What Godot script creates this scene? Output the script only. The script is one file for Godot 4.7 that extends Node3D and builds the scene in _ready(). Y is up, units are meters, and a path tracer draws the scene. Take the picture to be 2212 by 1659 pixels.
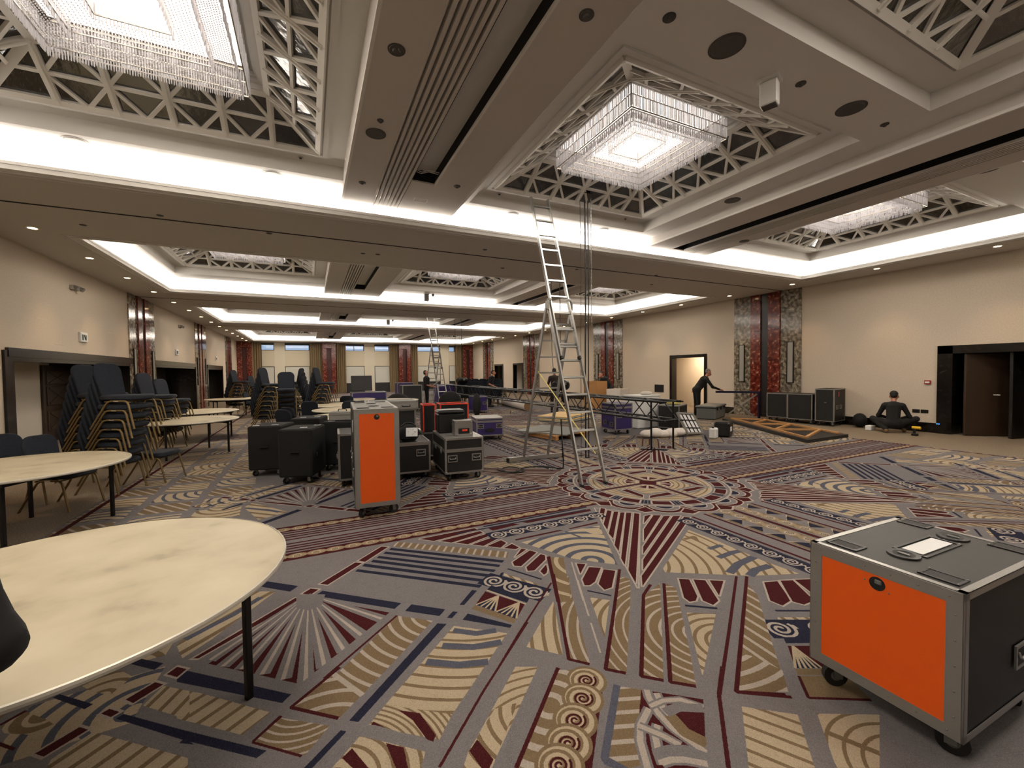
extends Node3D
# A hotel ballroom being rigged: coffered ceiling, patterned carpet, flight cases, chairs, tables, ladders, a truss and the crew.

const EYE := 1.7
const CEIL := 4.27      # underside of the bulkheads
const STRIP := 4.505    # underside of the slatted strips
const SOFFIT := 4.68    # soffit round the coffers
const LEDGE := 4.88     # ledge that carries the lattice
const TOP := 5.21       # top of the lattice
const WL := -5.0
const WR := 14.3
const COVE_L := -3.785
const COVE_R := 12.99
const FAR := -38.7
const NEAR := 5.2
# far edge and near edge of every lit bay
const BAYS := [[-7.43, 2.0], [-16.24, -10.65], [-24.8, -19.6], [-37.6, -28.7]]
const ROWS := [[-5.07, -0.38], [-13.35], [-22.2], [-31.0, -35.4]]
const COLS := [-1.45, 4.61, 10.7]

var M := {}
var used := {}

func _ready() -> void:
	# --- camera ---
	var cam := Camera3D.new()
	cam.name = "camera"
	cam.position = Vector3(0, EYE, 0)
	cam.rotation = Vector3(-0.030534, -0.448570, -0.012215)
	cam.fov = 84.80
	cam.near = 0.05
	cam.far = 200.0
	cam.current = true
	add_child(cam)
	# --- sky, exposure ---
	var we := WorldEnvironment.new()
	we.name = "world_environment"
	var env := Environment.new()
	env.background_mode = Environment.BG_COLOR
	env.background_color = Color(0.62, 0.72, 0.85)
	env.background_energy_multiplier = 1.0
	env.tonemap_mode = Environment.TONE_MAPPER_LINEAR
	env.tonemap_exposure = 1.12
	env.sdfgi_enabled = true
	env.ssao_enabled = true
	env.ssil_enabled = true
	we.environment = env
	add_child(we)
	# --- lights that are not in a lamp's own builder: the LED strips in the coves ---
	materials()
	cove_lights()
	# --- structure ---
	build_floor()
	build_ceiling()
	build_walls()
	build_far_wall()
	# --- things ---
	build_chandeliers()
	build_downlights()
	build_ceiling_fittings()
	build_wall_fittings()
	build_tables()
	build_chairs()
	build_cases()
	build_ladders()
	build_truss()
	build_right_group()
	build_clutter()
	build_people()

# ---------------------------------------------------------------- mesh helper
class MB:
	var v := PackedVector3Array()
	var n := PackedVector3Array()
	var t := PackedVector2Array()
	var has_uv := false

	func tri(a: Vector3, b: Vector3, c: Vector3) -> void:
		var m := (b - a).cross(c - a).normalized()
		v.append(a); v.append(c); v.append(b)
		n.append(m); n.append(m); n.append(m)
		if has_uv:
			for i in 3: t.append(Vector2.ZERO)

	func quad(a: Vector3, b: Vector3, c: Vector3, d: Vector3) -> void:
		tri(a, b, c); tri(a, c, d)

	func quv(a: Vector3, b: Vector3, c: Vector3, d: Vector3, ua: Vector2, ub: Vector2, uc: Vector2, ud: Vector2) -> void:
		has_uv = true
		var m := (b - a).cross(c - a).normalized()
		for p in [a, c, b, a, d, c]: v.append(p); n.append(m)
		for u in [ua, uc, ub, ua, ud, uc]: t.append(u)

	func trin(a: Vector3, b: Vector3, c: Vector3, na: Vector3, nb: Vector3, nc: Vector3) -> void:
		v.append(a); v.append(c); v.append(b)
		n.append(na); n.append(nc); n.append(nb)
		if has_uv:
			for i in 3: t.append(Vector2.ZERO)

	func quadn(a, b, c, d, na, nb, nc, nd) -> void:
		trin(a, b, c, na, nb, nc); trin(a, c, d, na, nc, nd)

	func box(c: Vector3, s: Vector3, b := Basis.IDENTITY) -> MB:
		var h := s * 0.5
		var p := []
		for i in 8:
			p.append(c + b * Vector3(h.x if i & 1 else -h.x, h.y if i & 2 else -h.y, h.z if i & 4 else -h.z))
		quad(p[0], p[4], p[6], p[2]); quad(p[1], p[3], p[7], p[5])
		quad(p[0], p[1], p[5], p[4]); quad(p[2], p[6], p[7], p[3])
		quad(p[0], p[2], p[3], p[1]); quad(p[4], p[5], p[7], p[6])
		return self

	func span(a: Vector3, b: Vector3) -> MB:   # box from corner to corner
		return box((a + b) * 0.5, (b - a).abs())

	func cbox(c: Vector3, s: Vector3, r: float, b := Basis.IDENTITY) -> MB:   # chamfered box
		var h := s * 0.5
		r = minf(r, minf(h.x, minf(h.y, h.z)) * 0.95)
		for ax in 3:
			for sg in [-1.0, 1.0]:
				var u := (ax + 1) % 3
				var w := (ax + 2) % 3
				var q := []
				for k in [[-1, -1], [1, -1], [1, 1], [-1, 1]]:
					var e := Vector3()
					e[ax] = h[ax] * sg
					e[u] = (h[u] - r) * k[0]
					e[w] = (h[w] - r) * k[1]
					q.append(c + b * e)
				if sg > 0: quad(q[0], q[1], q[2], q[3])
				else: quad(q[3], q[2], q[1], q[0])
		for ax in 3:      # edges along ax
			var u := (ax + 1) % 3
			var w := (ax + 2) % 3
			for su in [-1.0, 1.0]:
				for sw in [-1.0, 1.0]:
					var e0 := Vector3(); var e1 := Vector3()
					e0[u] = h[u] * su; e0[w] = (h[w] - r) * sw
					e1[u] = (h[u] - r) * su; e1[w] = h[w] * sw
					var lo := Vector3(); lo[ax] = -(h[ax] - r)
					var hi := -lo
					var a := c + b * (e0 + lo); var a2 := c + b * (e0 + hi)
					var d := c + b * (e1 + lo); var d2 := c + b * (e1 + hi)
					if su * sw > 0: quad(a, d, d2, a2)
					else: quad(d, a, a2, d2)
		for sx in [-1.0, 1.0]:
			for sy in [-1.0, 1.0]:
				for sz in [-1.0, 1.0]:
					var a := c + b * Vector3(h.x * sx, (h.y - r) * sy, (h.z - r) * sz)
					var d := c + b * Vector3((h.x - r) * sx, h.y * sy, (h.z - r) * sz)
					var e := c + b * Vector3((h.x - r) * sx, (h.y - r) * sy, h.z * sz)
					if sx * sy * sz > 0: tri(a, d, e)
					else: tri(a, e, d)
		return self

	func cyl(a: Vector3, b: Vector3, r0: float, r1 := -1.0, k := 10, caps := true) -> MB:
		if r1 < 0: r1 = r0
		var ax := (b - a).normalized()
		var u := ax.cross(Vector3.UP if absf(ax.y) < 0.9 else Vector3.RIGHT).normalized()
		var w := ax.cross(u)
		for i in k:
			var d0 := u * cos(TAU * i / k) + w * sin(TAU * i / k)
			var d1 := u * cos(TAU * (i + 1) / k) + w * sin(TAU * (i + 1) / k)
			quadn(a + d0 * r0, a + d1 * r0, b + d1 * r1, b + d0 * r1, d0, d1, d1, d0)
			if caps:
				if r0 > 0: tri(a, a + d1 * r0, a + d0 * r0)
				if r1 > 0: tri(b, b + d0 * r1, b + d1 * r1)
		return self

	func tube(pts: Array, r: float, k := 8, closed := false) -> MB:
		var m := pts.size()
		var rings := []
		var dirs := []
		var u := Vector3.ZERO
		for i in m:
			var d: Vector3
			if closed: d = (pts[(i + 1) % m] - pts[(i + m - 1) % m]).normalized()
			else: d = (pts[mini(i + 1, m - 1)] - pts[maxi(i - 1, 0)]).normalized()
			if i == 0: u = d.cross(Vector3.UP if absf(d.y) < 0.9 else Vector3.RIGHT).normalized()
			else: u = (u - d * u.dot(d)).normalized()
			var w := d.cross(u)
			var ring := []
			var dd := []
			for j in k:
				var e := u * cos(TAU * j / k) + w * sin(TAU * j / k)
				ring.append(pts[i] + e * r); dd.append(e)
			rings.append(ring); dirs.append(dd)
		for i in (m if closed else m - 1):
			var i2 := (i + 1) % m
			for j in k:
				var j2 := (j + 1) % k
				quadn(rings[i][j], rings[i][j2], rings[i2][j2], rings[i2][j], dirs[i][j], dirs[i][j2], dirs[i2][j2], dirs[i2][j])
		if not closed:
			for j in k:
				tri(pts[0], rings[0][(j + 1) % k], rings[0][j])
				tri(pts[m - 1], rings[m - 1][j], rings[m - 1][(j + 1) % k])
		return self

	func bar(a: Vector3, b: Vector3, wide: float, thick: float, up := Vector3.UP) -> MB:   # a flat bar from a to b
		var z := (b - a).normalized()
		var x := up.cross(z).normalized()
		var y := z.cross(x)
		return box((a + b) * 0.5, Vector3(wide, thick, a.distance_to(b)), Basis(x, y, z))

	func lathe(prof: Array, k := 24, c := Vector3.ZERO, b := Basis.IDENTITY) -> MB:   # [[r, y], ...] from below to above on the outside
		for i in prof.size() - 1:
			var r0: float = prof[i][0]; var y0: float = prof[i][1]
			var r1: float = prof[i + 1][0]; var y1: float = prof[i + 1][1]
			var sl := Vector2(y1 - y0, r0 - r1).normalized()
			for j in k:
				var a0 := TAU * j / k; var a1 := TAU * (j + 1) / k
				var d0 := Vector3(cos(a0), 0, sin(a0)); var d1 := Vector3(cos(a1), 0, sin(a1))
				var n0 := b * (d0 * sl.x + Vector3.UP * sl.y); var n1 := b * (d1 * sl.x + Vector3.UP * sl.y)
				var p0 := c + b * (d0 * r0 + Vector3.UP * y0); var p1 := c + b * (d1 * r0 + Vector3.UP * y0)
				var q0 := c + b * (d0 * r1 + Vector3.UP * y1); var q1 := c + b * (d1 * r1 + Vector3.UP * y1)
				quadn(p1, p0, q0, q1, n1, n0, n0, n1)
		return self

	func blob(c: Vector3, s: Vector3, k := 12, b := Basis.IDENTITY) -> MB:   # ellipsoid
		var m := k / 2
		for i in m:
			for j in k:
				var q := []
				var e := []
				for o in [[i, j], [i, j + 1], [i + 1, j + 1], [i + 1, j]]:
					var th: float = PI * o[0] / m
					var ph: float = TAU * o[1] / k
					var d := Vector3(sin(th) * cos(ph), cos(th), sin(th) * sin(ph))
					q.append(c + b * (d * s * 0.5)); e.append((b * (d / s)).normalized())
				quadn(q[0], q[1], q[2], q[3], e[0], e[1], e[2], e[3])
		return self

	func prism(poly: PackedVector2Array, d: float, x: Transform3D) -> MB:   # polygon in the xy plane, extruded along z from 0 to d
		if Geometry2D.is_polygon_clockwise(poly): poly.reverse()
		var id := Geometry2D.triangulate_polygon(poly)
		for i in range(0, id.size(), 3):
			var a := poly[id[i]]; var b := poly[id[i + 1]]; var c := poly[id[i + 2]]
			if (b - a).cross(c - a) < 0: var s := b; b = c; c = s
			tri(x * Vector3(a.x, a.y, d), x * Vector3(b.x, b.y, d), x * Vector3(c.x, c.y, d))
			tri(x * Vector3(a.x, a.y, 0), x * Vector3(c.x, c.y, 0), x * Vector3(b.x, b.y, 0))
		for i in poly.size():
			var a := poly[i]; var b := poly[(i + 1) % poly.size()]
			quad(x * Vector3(a.x, a.y, 0), x * Vector3(b.x, b.y, 0), x * Vector3(b.x, b.y, d), x * Vector3(a.x, a.y, d))
		return self

	func add(o: MB, x := Transform3D.IDENTITY) -> MB:
		var nb := x.basis
		for i in o.v.size():
			v.append(x * o.v[i]); n.append((nb * o.n[i]).normalized())
		return self

	func add2(o: MB) -> MB: return add(o)

	func at2(p: Vector3) -> MB:
		for i in v.size(): v[i] += p
		return self

	func turned(b: Basis) -> MB:
		for i in v.size(): v[i] = b * v[i]; n[i] = b * n[i]
		return self

	func mesh() -> ArrayMesh:
		var a := []
		a.resize(Mesh.ARRAY_MAX)
		a[Mesh.ARRAY_VERTEX] = v
		a[Mesh.ARRAY_NORMAL] = n
		if has_uv and t.size() == v.size(): a[Mesh.ARRAY_TEX_UV] = t
		var m := ArrayMesh.new()
		m.add_surface_from_arrays(Mesh.PRIMITIVE_TRIANGLES, a)
		return m

# ---------------------------------------------------------------- node helpers
func numbered(called: String) -> String:
	var k: int = used.get(called, -1) + 1
	used[called] = k
	return called if k == 0 else "%s_%03d" % [called, k]

func shape(called: String, m, material: Material, parent: Node = null) -> MeshInstance3D:
	var o := MeshInstance3D.new()
	o.mesh = m.mesh() if m is MB else m
	o.material_override = material
	if parent:
		o.name = called
		parent.add_child(o, true)
	else:
		o.name = numbered(called)
		add_child(o)
	return o

func struct(called: String, m, material: Material) -> MeshInstance3D:
	var o := shape(called, m, material)
	o.set_meta("kind", "structure")
	return o

func tag(o: Node, label: String, category: String, group := "") -> Node:
	o.set_meta("label", label)
	o.set_meta("category", category)
	if group: o.set_meta("group", group)
	return o

func thing(called: String, label: String, category: String, at := Vector3.ZERO, turn := 0.0, group := "") -> Node3D:
	var o := Node3D.new()
	o.name = numbered(called)
	add_child(o)
	o.position = at
	o.rotation.y = turn
	tag(o, label, category, group)
	return o

func dup(src: Node3D, label: String, at: Vector3, turn := 0.0, group := "") -> Node3D:
	var o: Node3D = src.duplicate()
	o.name = numbered(str(src.name).split("_0")[0])
	add_child(o)
	o.position = at
	o.rotation.y = turn
	o.set_meta("label", label)
	if group: o.set_meta("group", group)
	return o

func stuff(o: Node) -> Node:
	o.set_meta("kind", "stuff")
	return o

# ---------------------------------------------------------------- materials
func pbr(called: String, c: Color, rough := 0.7, metal := 0.0) -> StandardMaterial3D:
	var m := StandardMaterial3D.new()
	m.resource_name = called
	m.albedo_color = c
	m.roughness = rough
	m.metallic = metal
	M[called] = m
	return m

func glow(called: String, c: Color, energy: float) -> StandardMaterial3D:
	var m := pbr(called, c, 0.5)
	m.emission_enabled = true
	m.emission = c
	m.emission_energy_multiplier = energy
	return m

func noise_tex(seed_: int, freq: float, ramp: Array, size := 512, warp := 0.0, oct := 4, ridged := false) -> NoiseTexture2D:
	var f := FastNoiseLite.new()
	f.seed = seed_
	f.noise_type = FastNoiseLite.TYPE_SIMPLEX_SMOOTH
	f.frequency = freq
	f.fractal_octaves = oct
	f.fractal_type = FastNoiseLite.FRACTAL_RIDGED if ridged else FastNoiseLite.FRACTAL_FBM
	if warp > 0.0:
		f.domain_warp_enabled = true
		f.domain_warp_amplitude = warp
		f.domain_warp_frequency = freq
	var t := NoiseTexture2D.new()
	t.width = size; t.height = size
	t.seamless = true
	t.noise = f
	if ramp.size():
		var g := Gradient.new()
		g.offsets = PackedFloat32Array(ramp.map(func(r): return r[0]))
		g.colors = PackedColorArray(ramp.map(func(r): return r[1]))
		t.color_ramp = g
	return t

func textured(m: StandardMaterial3D, t: Texture2D, per_metre: float) -> StandardMaterial3D:
	m.albedo_texture = t
	m.uv1_triplanar = true
	m.uv1_world_triplanar = true
	m.uv1_scale = Vector3.ONE * per_metre
	return m

func gr(l: float) -> Color: return Color(l, l, l)

func materials() -> void:
	pbr("paint_white", Color(0.84, 0.83, 0.81), 0.75)
	pbr("paint_warm", Color(0.76, 0.74, 0.715), 0.8)
	pbr("lattice_white", Color(0.88, 0.87, 0.84), 0.55)
	var mp := pbr("mirror", Color(0.42, 0.42, 0.42), 0.12, 0.9)
	mp.normal_enabled = true
	var mn := noise_tex(7, 0.012, [], 512, 30.0)
	mn.as_normal_map = true; mn.bump_strength = 5.0
	mp.normal_texture = mn
	mp.uv1_triplanar = true; mp.uv1_scale = Vector3.ONE * 1.3
	mp.normal_scale = 0.35
	pbr("void_black", Color(0.02, 0.02, 0.025), 0.9)
	var wp := pbr("wallpaper", Color.WHITE, 0.85)
	textured(wp, noise_tex(3, 0.04, [[0.0, Color(0.735, 0.69, 0.625)], [0.5, Color(0.765, 0.72, 0.655)], [1.0, Color(0.79, 0.745, 0.68)]], 512, 0.0, 5), 1.2)
	pbr("wall_panel", Color(0.80, 0.765, 0.71), 0.8)
	var rm := pbr("marble_red", Color.WHITE, 0.12)
	textured(rm, noise_tex(11, 0.012, [[0.0, Color(0.20, 0.07, 0.05)], [0.40, Color(0.36, 0.135, 0.10)], [0.62, Color(0.45, 0.19, 0.14)], [0.74, Color(0.50, 0.27, 0.21)], [0.84, Color(0.68, 0.56, 0.49)], [1.0, Color(0.76, 0.67, 0.60)]], 512, 60.0, 5), 0.9)
	var gm := pbr("marble_grey", Color.WHITE, 0.12)
	textured(gm, noise_tex(19, 0.012, [[0.0, Color(0.20, 0.18, 0.15)], [0.35, Color(0.37, 0.34, 0.29)], [0.55, Color(0.50, 0.47, 0.41)], [0.72, Color(0.60, 0.57, 0.51)], [0.9, Color(0.76, 0.73, 0.67)], [1.0, Color(0.82, 0.80, 0.75)]], 512, 70.0, 5), 0.9)
	var bm := pbr("marble_black", Color.WHITE, 0.15)
	textured(bm, noise_tex(23, 0.015, [[0.0, Color(0.035, 0.03, 0.028)], [0.66, Color(0.06, 0.05, 0.045)], [0.78, Color(0.16, 0.13, 0.11)], [0.86, Color(0.07, 0.06, 0.05)], [1.0, Color(0.2, 0.17, 0.15)]], 512, 60.0, 4), 0.9)
	pbr("wood_dark", Color(0.075, 0.06, 0.05), 0.35)
	pbr("wood_door", Color(0.20, 0.145, 0.10), 0.4)
	pbr("red_column", Color(0.26, 0.04, 0.03), 0.35)
	pbr("bronze", Color(0.16, 0.13, 0.10), 0.4, 0.6)
	var gl := pbr("sconce_glass", Color(0.58, 0.58, 0.56), 0.25)
	gl.metallic_specular = 0.6
	pbr("curtain", Color(0.50, 0.43, 0.315), 0.8)
	pbr("blind_cream", Color(0.80, 0.76, 0.67), 0.85)
	pbr("wall_cream", Color(0.83, 0.80, 0.72), 0.85)
	pbr("blind_white", Color(0.78, 0.78, 0.74), 0.85)
	pbr("frame_dark", Color(0.09, 0.085, 0.08), 0.5)
	var wg := pbr("window_glass", Color(0.8, 0.9, 1.0, 0.12), 0.03)
	wg.transparency = BaseMaterial3D.TRANSPARENCY_ALPHA
	pbr("speaker_grille", Color(0.30, 0.285, 0.27), 0.8)
	pbr("speaker_grille_white", Color(0.72, 0.71, 0.69), 0.8)
	pbr("fitting_white", Color(0.86, 0.86, 0.85), 0.5)
	pbr("red_plastic", Color(0.55, 0.05, 0.05), 0.4)
	glow("lamp_warm", Color(1.0, 0.83, 0.62), 14.0)
	glow("led_strip", Color(1.0, 0.98, 0.96), 10.0)
	glow("chandelier_lamp", Color(1.0, 0.95, 0.89), 2.2)
	var cr := pbr("crystal", Color(0.93, 0.93, 0.94), 0.08)
	cr.metallic_specular = 0.9
	cr.backlight_enabled = true
	cr.backlight = Color(0.9, 0.9, 0.92)
	pbr("chrome", Color(0.75, 0.73, 0.70), 0.18, 1.0)
	# things
	pbr("aluminium", Color(0.66, 0.655, 0.64), 0.33, 0.85)
	pbr("aluminium_dull", Color(0.60, 0.595, 0.58), 0.5, 0.75)
	pbr("case_black", Color(0.055, 0.053, 0.05), 0.55)
	pbr("case_top", Color(0.17, 0.165, 0.155), 0.5)
	pbr("case_orange", Color(0.86, 0.33, 0.0), 0.5)
	pbr("case_purple", Color(0.16, 0.10, 0.35), 0.5)
	pbr("carpet_cover", Color(0.045, 0.044, 0.045), 0.95)
	pbr("rubber", Color(0.03, 0.03, 0.03), 0.6)
	pbr("plastic_black", Color(0.04, 0.04, 0.042), 0.4)
	pbr("plastic_grey", Color(0.36, 0.37, 0.36), 0.6)
	pbr("steel_dark", Color(0.055, 0.045, 0.045), 0.4, 0.3)
	pbr("truss_black", Color(0.05, 0.05, 0.052), 0.35, 0.3)
	pbr("steel", Color(0.55, 0.55, 0.54), 0.35, 0.9)
	pbr("gold", Color(0.46, 0.38, 0.24), 0.42, 0.45)
	pbr("paper", Color(0.88, 0.88, 0.88), 0.8)
	pbr("ink", Color(0.08, 0.08, 0.08), 0.8)
	pbr("orange_trim", Color(0.80, 0.20, 0.10), 0.6)
	var fb := pbr("chair_blue", Color.WHITE, 0.9)
	textured(fb, noise_tex(31, 0.05, [[0.0, Color(0.065, 0.085, 0.125)], [1.0, Color(0.12, 0.15, 0.20)]], 256, 0.0, 4), 2.0)
	var tt := pbr("table_top", Color.WHITE, 0.5)
	textured(tt, noise_tex(41, 0.006, [[0.0, Color(0.56, 0.51, 0.42)], [0.28, Color(0.68, 0.635, 0.53)], [0.5, Color(0.715, 0.67, 0.565)], [1.0, Color(0.755, 0.715, 0.61)]], 512, 25.0, 5), 0.55)
	pbr("table_edge", Color(0.80, 0.78, 0.73), 0.35, 0.3)
	pbr("table_under", Color(0.25, 0.2, 0.16), 0.8)
	pbr("cloth_white", Color(0.86, 0.83, 0.80), 0.8)
	pbr("ply", Color(0.68, 0.50, 0.30), 0.7)
	pbr("ply_pale", Color(0.78, 0.66, 0.46), 0.7)
	pbr("board_grey", Color(0.52, 0.53, 0.51), 0.7)
	pbr("cardboard", Color(0.44, 0.33, 0.22), 0.8)
	pbr("tape_yellow", Color(0.80, 0.74, 0.45), 0.6)
	pbr("yellow", Color(0.80, 0.65, 0.05), 0.5)
	pbr("skin", Color(0.66, 0.45, 0.36), 0.6)
	pbr("hair_dark", Color(0.05, 0.04, 0.035), 0.7)
	pbr("hair_grey", Color(0.48, 0.45, 0.42), 0.8)
	pbr("cloth_black", Color(0.035, 0.033, 0.036), 0.9)
	pbr("cloth_maroon", Color(0.13, 0.065, 0.06), 0.9)
	pbr("cloth_green", Color(0.05, 0.065, 0.06), 0.9)
	pbr("cloth_navy", Color(0.05, 0.05, 0.075), 0.9)
	pbr("boot", Color(0.40, 0.30, 0.19), 0.7)
	pbr("blue_steel", Color(0.07, 0.09, 0.2), 0.4, 0.4)
	glow("led_blue", Color(0.25, 0.55, 1.0), 3.0)

# ---------------------------------------------------------------- cove light
func area_light(called: String, at: Vector3, towards: Vector3, size: Vector2, energy: float, c: Color, along := Vector3.UP) -> void:
	var l := AreaLight3D.new()
	l.name = numbered(called)
	l.area_size = size
	l.light_energy = energy
	l.light_color = c
	l.area_range = 40.0
	l.area_attenuation = 2.0
	l.shadow_enabled = true
	add_child(l)
	l.position = at
	l.basis = Basis.looking_at(towards, along)

const COVE_E := 1.5    # per metre of strip
func cove_lights() -> void:
	var c := Color(1.0, 0.975, 0.95)
	for b in BAYS:
		var zf: float = b[0]
		var zn: float = b[1]
		var zc := (zf + zn) * 0.5
		var xc := (COVE_L + COVE_R) * 0.5
		var lx := COVE_R - COVE_L
		var lz := zn - zf
		var y := CEIL + 0.125
		area_light("cove_light", Vector3(xc, y, zf - 0.06), Vector3(0, 0.8, -0.6), Vector2(lx, 0.03), COVE_E * lx, c)
		area_light("cove_light", Vector3(xc, y, zn + 0.06), Vector3(0, 0.8, 0.6), Vector2(lx, 0.03), COVE_E * lx, c)
		area_light("cove_light", Vector3(COVE_L - 0.06, y, zc), Vector3(-0.6, 0.8, 0), Vector2(lz, 0.03), COVE_E * lz, c)
		area_light("cove_light", Vector3(COVE_R + 0.06, y, zc), Vector3(0.6, 0.8, 0), Vector2(lz, 0.03), COVE_E * lz, c)

# ---------------------------------------------------------------- ceiling
func frame_mesh(x0: float, x1: float, z0: float, z1: float, w: float, y0: float, y1: float) -> MB:   # a rectangular ring whose inner edge is x0..x1, z0..z1
	var m := MB.new()
	m.span(Vector3(x0 - w, y0, z0 - w), Vector3(x1 + w, y1, z0))
	m.span(Vector3(x0 - w, y0, z1), Vector3(x1 + w, y1, z1 + w))
	m.span(Vector3(x0 - w, y0, z0), Vector3(x0, y1, z1))
	m.span(Vector3(x1, y0, z0), Vector3(x1 + w, y1, z1))
	return m

func build_ceiling() -> void:
	var root := Node3D.new()
	root.name = "ceiling"
	root.set_meta("kind", "structure")
	add_child(root)
	var g := 0.17     # the cove: how far the upright behind the lip stands back
	var bulk := MB.new()
	var y1 := 5.7
	bulk.span(Vector3(WL - 1.4, CEIL, FAR - 0.3), Vector3(COVE_L - g, y1, NEAR))
	bulk.span(Vector3(COVE_R + g, CEIL, FAR - 0.3), Vector3(WR + 0.3, y1, NEAR))
	var z := NEAR
	for b in BAYS:
		bulk.span(Vector3(COVE_L - g, CEIL, b[1] + g), Vector3(COVE_R + g, y1, z))
		z = b[0] - g
	bulk.span(Vector3(COVE_L - g, CEIL, FAR - 0.3), Vector3(COVE_R + g, y1, z))
	shape("bulkhead", bulk, M.paint_warm, root)
	# a dark partition track runs along the middle of every cross beam
	for k in 4:
		var b: float = BAYS[k][0]
		var nx: float = BAYS[k + 1][1] if k < 3 else b - 1.0
		if k == 3: continue
		var mid := (b + nx) * 0.5 + 0.25
		var tr := MB.new()
		tr.span(Vector3(WL, CEIL - 0.004, mid - 0.025), Vector3(WR, CEIL + 0.01, mid + 0.025))
		shape("partition_track", tr, M.void_black, root)
	var roof := MB.new()
	roof.span(Vector3(WL - 1.4, 5.7, FAR - 0.3), Vector3(WR + 0.3, 5.9, NEAR))
	shape("roof_slab", roof, M.paint_warm, root)
	for b in BAYS:
		var lip := frame_mesh(COVE_L, COVE_R, b[0], b[1], g + 0.01, CEIL + 0.0, CEIL + 0.085)
		lip.add(frame_mesh(COVE_L + 0.012, COVE_R - 0.012, b[0] + 0.012, b[1] - 0.012, 0.03, CEIL + 0.06, CEIL + 0.10))
		lip.add(frame_mesh(COVE_L - 0.10, COVE_R + 0.10, b[0] - 0.10, b[1] + 0.10, 0.014, CEIL - 0.014, CEIL + 0.01))
		lip.add(frame_mesh(COVE_L - 0.19, COVE_R + 0.19, b[0] - 0.19, b[1] + 0.19, 0.014, CEIL - 0.014, CEIL + 0.01))
		shape("cove_lip", lip, M.paint_white, root)
		var led := frame_mesh(COVE_L - 0.05, COVE_R + 0.05, b[0] - 0.05, b[1] + 0.05, 0.02, CEIL + 0.086, CEIL + 0.10)
		shape("led_light_strip", led, M.led_strip, root)
		# moulding on the upright of the cove
		var mo := frame_mesh(COVE_L - g + 0.05, COVE_R + g - 0.05, b[0] - g + 0.05, b[1] + g - 0.05, 0.06, SOFFIT - 0.15, SOFFIT)
		mo.add(frame_mesh(COVE_L - g + 0.02, COVE_R + g - 0.02, b[0] - g + 0.02, b[1] + g - 0.02, 0.03, SOFFIT - 0.185, SOFFIT - 0.15))
		shape("cove_moulding", mo, M.paint_white, root)
	# soffit with square openings
	for k in 4:
		var z0: float = BAYS[k][0] - g
		var z1: float = BAYS[k][1] + g
		var so := MB.new()
		var rows: Array = ROWS[k].duplicate()
		rows.sort()
		var zz := z0
		for r in rows:
			so.span(Vector3(COVE_L - g, SOFFIT, zz), Vector3(COVE_R + g, LEDGE + 0.1, r - 2.0))
			var xx := COVE_L - g
			for c in COLS:
				so.span(Vector3(xx, SOFFIT, r - 2.0), Vector3(c - 2.0, LEDGE + 0.1, r + 2.0))
				xx = c + 2.0
			so.span(Vector3(xx, SOFFIT, r - 2.0), Vector3(COVE_R + g, LEDGE + 0.1, r + 2.0))
			zz = r + 2.0
		so.span(Vector3(COVE_L - g, SOFFIT, zz), Vector3(COVE_R + g, LEDGE + 0.1, z1))
		shape("soffit", so, M.paint_white, root)
		# slatted strips between the columns of coffers
		for s in 2:
			var x0: float = [0.546, 7.04][s]
			var x1: float = [2.37, 8.88][s]
			var sl0: float = [1.0, 8.07][s]
			var sl1: float = [1.42, 8.49][s]
			var so0: float = [1.42, 7.70][s]
			var so1: float = [1.77, 8.07][s]
			var strip := MB.new()
			var yt := LEDGE + 0.05
			var zslot := z0 + 1.35 if s == 0 else z0 + 0.32
			var zs1 := z1 - 0.6
			strip.span(Vector3(x0, STRIP, z0), Vector3(minf(sl0, so0), yt, z1))
			strip.span(Vector3(maxf(sl1, so1), STRIP, z0), Vector3(x1, yt, z1))
			strip.span(Vector3(so0, STRIP, z0), Vector3(so1, yt, zslot))
			strip.span(Vector3(so0, STRIP, zs1), Vector3(so1, yt, z1))
			strip.span(Vector3(sl0, STRIP + 0.30, z0), Vector3(sl1, yt, z1))
			strip.span(Vector3(so0, STRIP + 0.37, zslot), Vector3(so1, yt, zs1))
			var part := shape("slatted_strip", strip, M.paint_warm, root)
			var inner := MB.new()
			inner.span(Vector3(sl0 + 0.001, STRIP + 0.27, z0 + 0.01), Vector3(sl1 - 0.001, STRIP + 0.295, z1 - 0.01))
			inner.span(Vector3(so0 + 0.001, STRIP + 0.33, zslot + 0.001), Vector3(so1 - 0.001, STRIP + 0.365, zs1 - 0.001))
			for e in [[so0 + 0.001, so0 + 0.008], [so1 - 0.008, so1 - 0.001]]:
				inner.span(Vector3(e[0], STRIP + 0.02, zslot + 0.001), Vector3(e[1], STRIP + 0.34, zs1 - 0.001))
			inner.span(Vector3(so0 + 0.001, STRIP + 0.02, zslot + 0.001), Vector3(so1 - 0.001, STRIP + 0.34, zslot + 0.008))
			shape("slot_lining", inner, M.void_black, part)
			var edge := MB.new()
			edge.span(Vector3(so1 - 0.01, STRIP - 0.01, zslot), Vector3(so1 + 0.006, STRIP + 0.03, zs1))
			edge.span(Vector3(x0 - 0.012, STRIP - 0.006, z0), Vector3(x0 + 0.02, STRIP + 0.03, z1))
			edge.span(Vector3(x1 - 0.02, STRIP - 0.006, z0), Vector3(x1 + 0.012, STRIP + 0.03, z1))
			shape("strip_edge", edge, M.paint_white, part)
			var pitch := (sl1 - sl0) / 6.5
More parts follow.
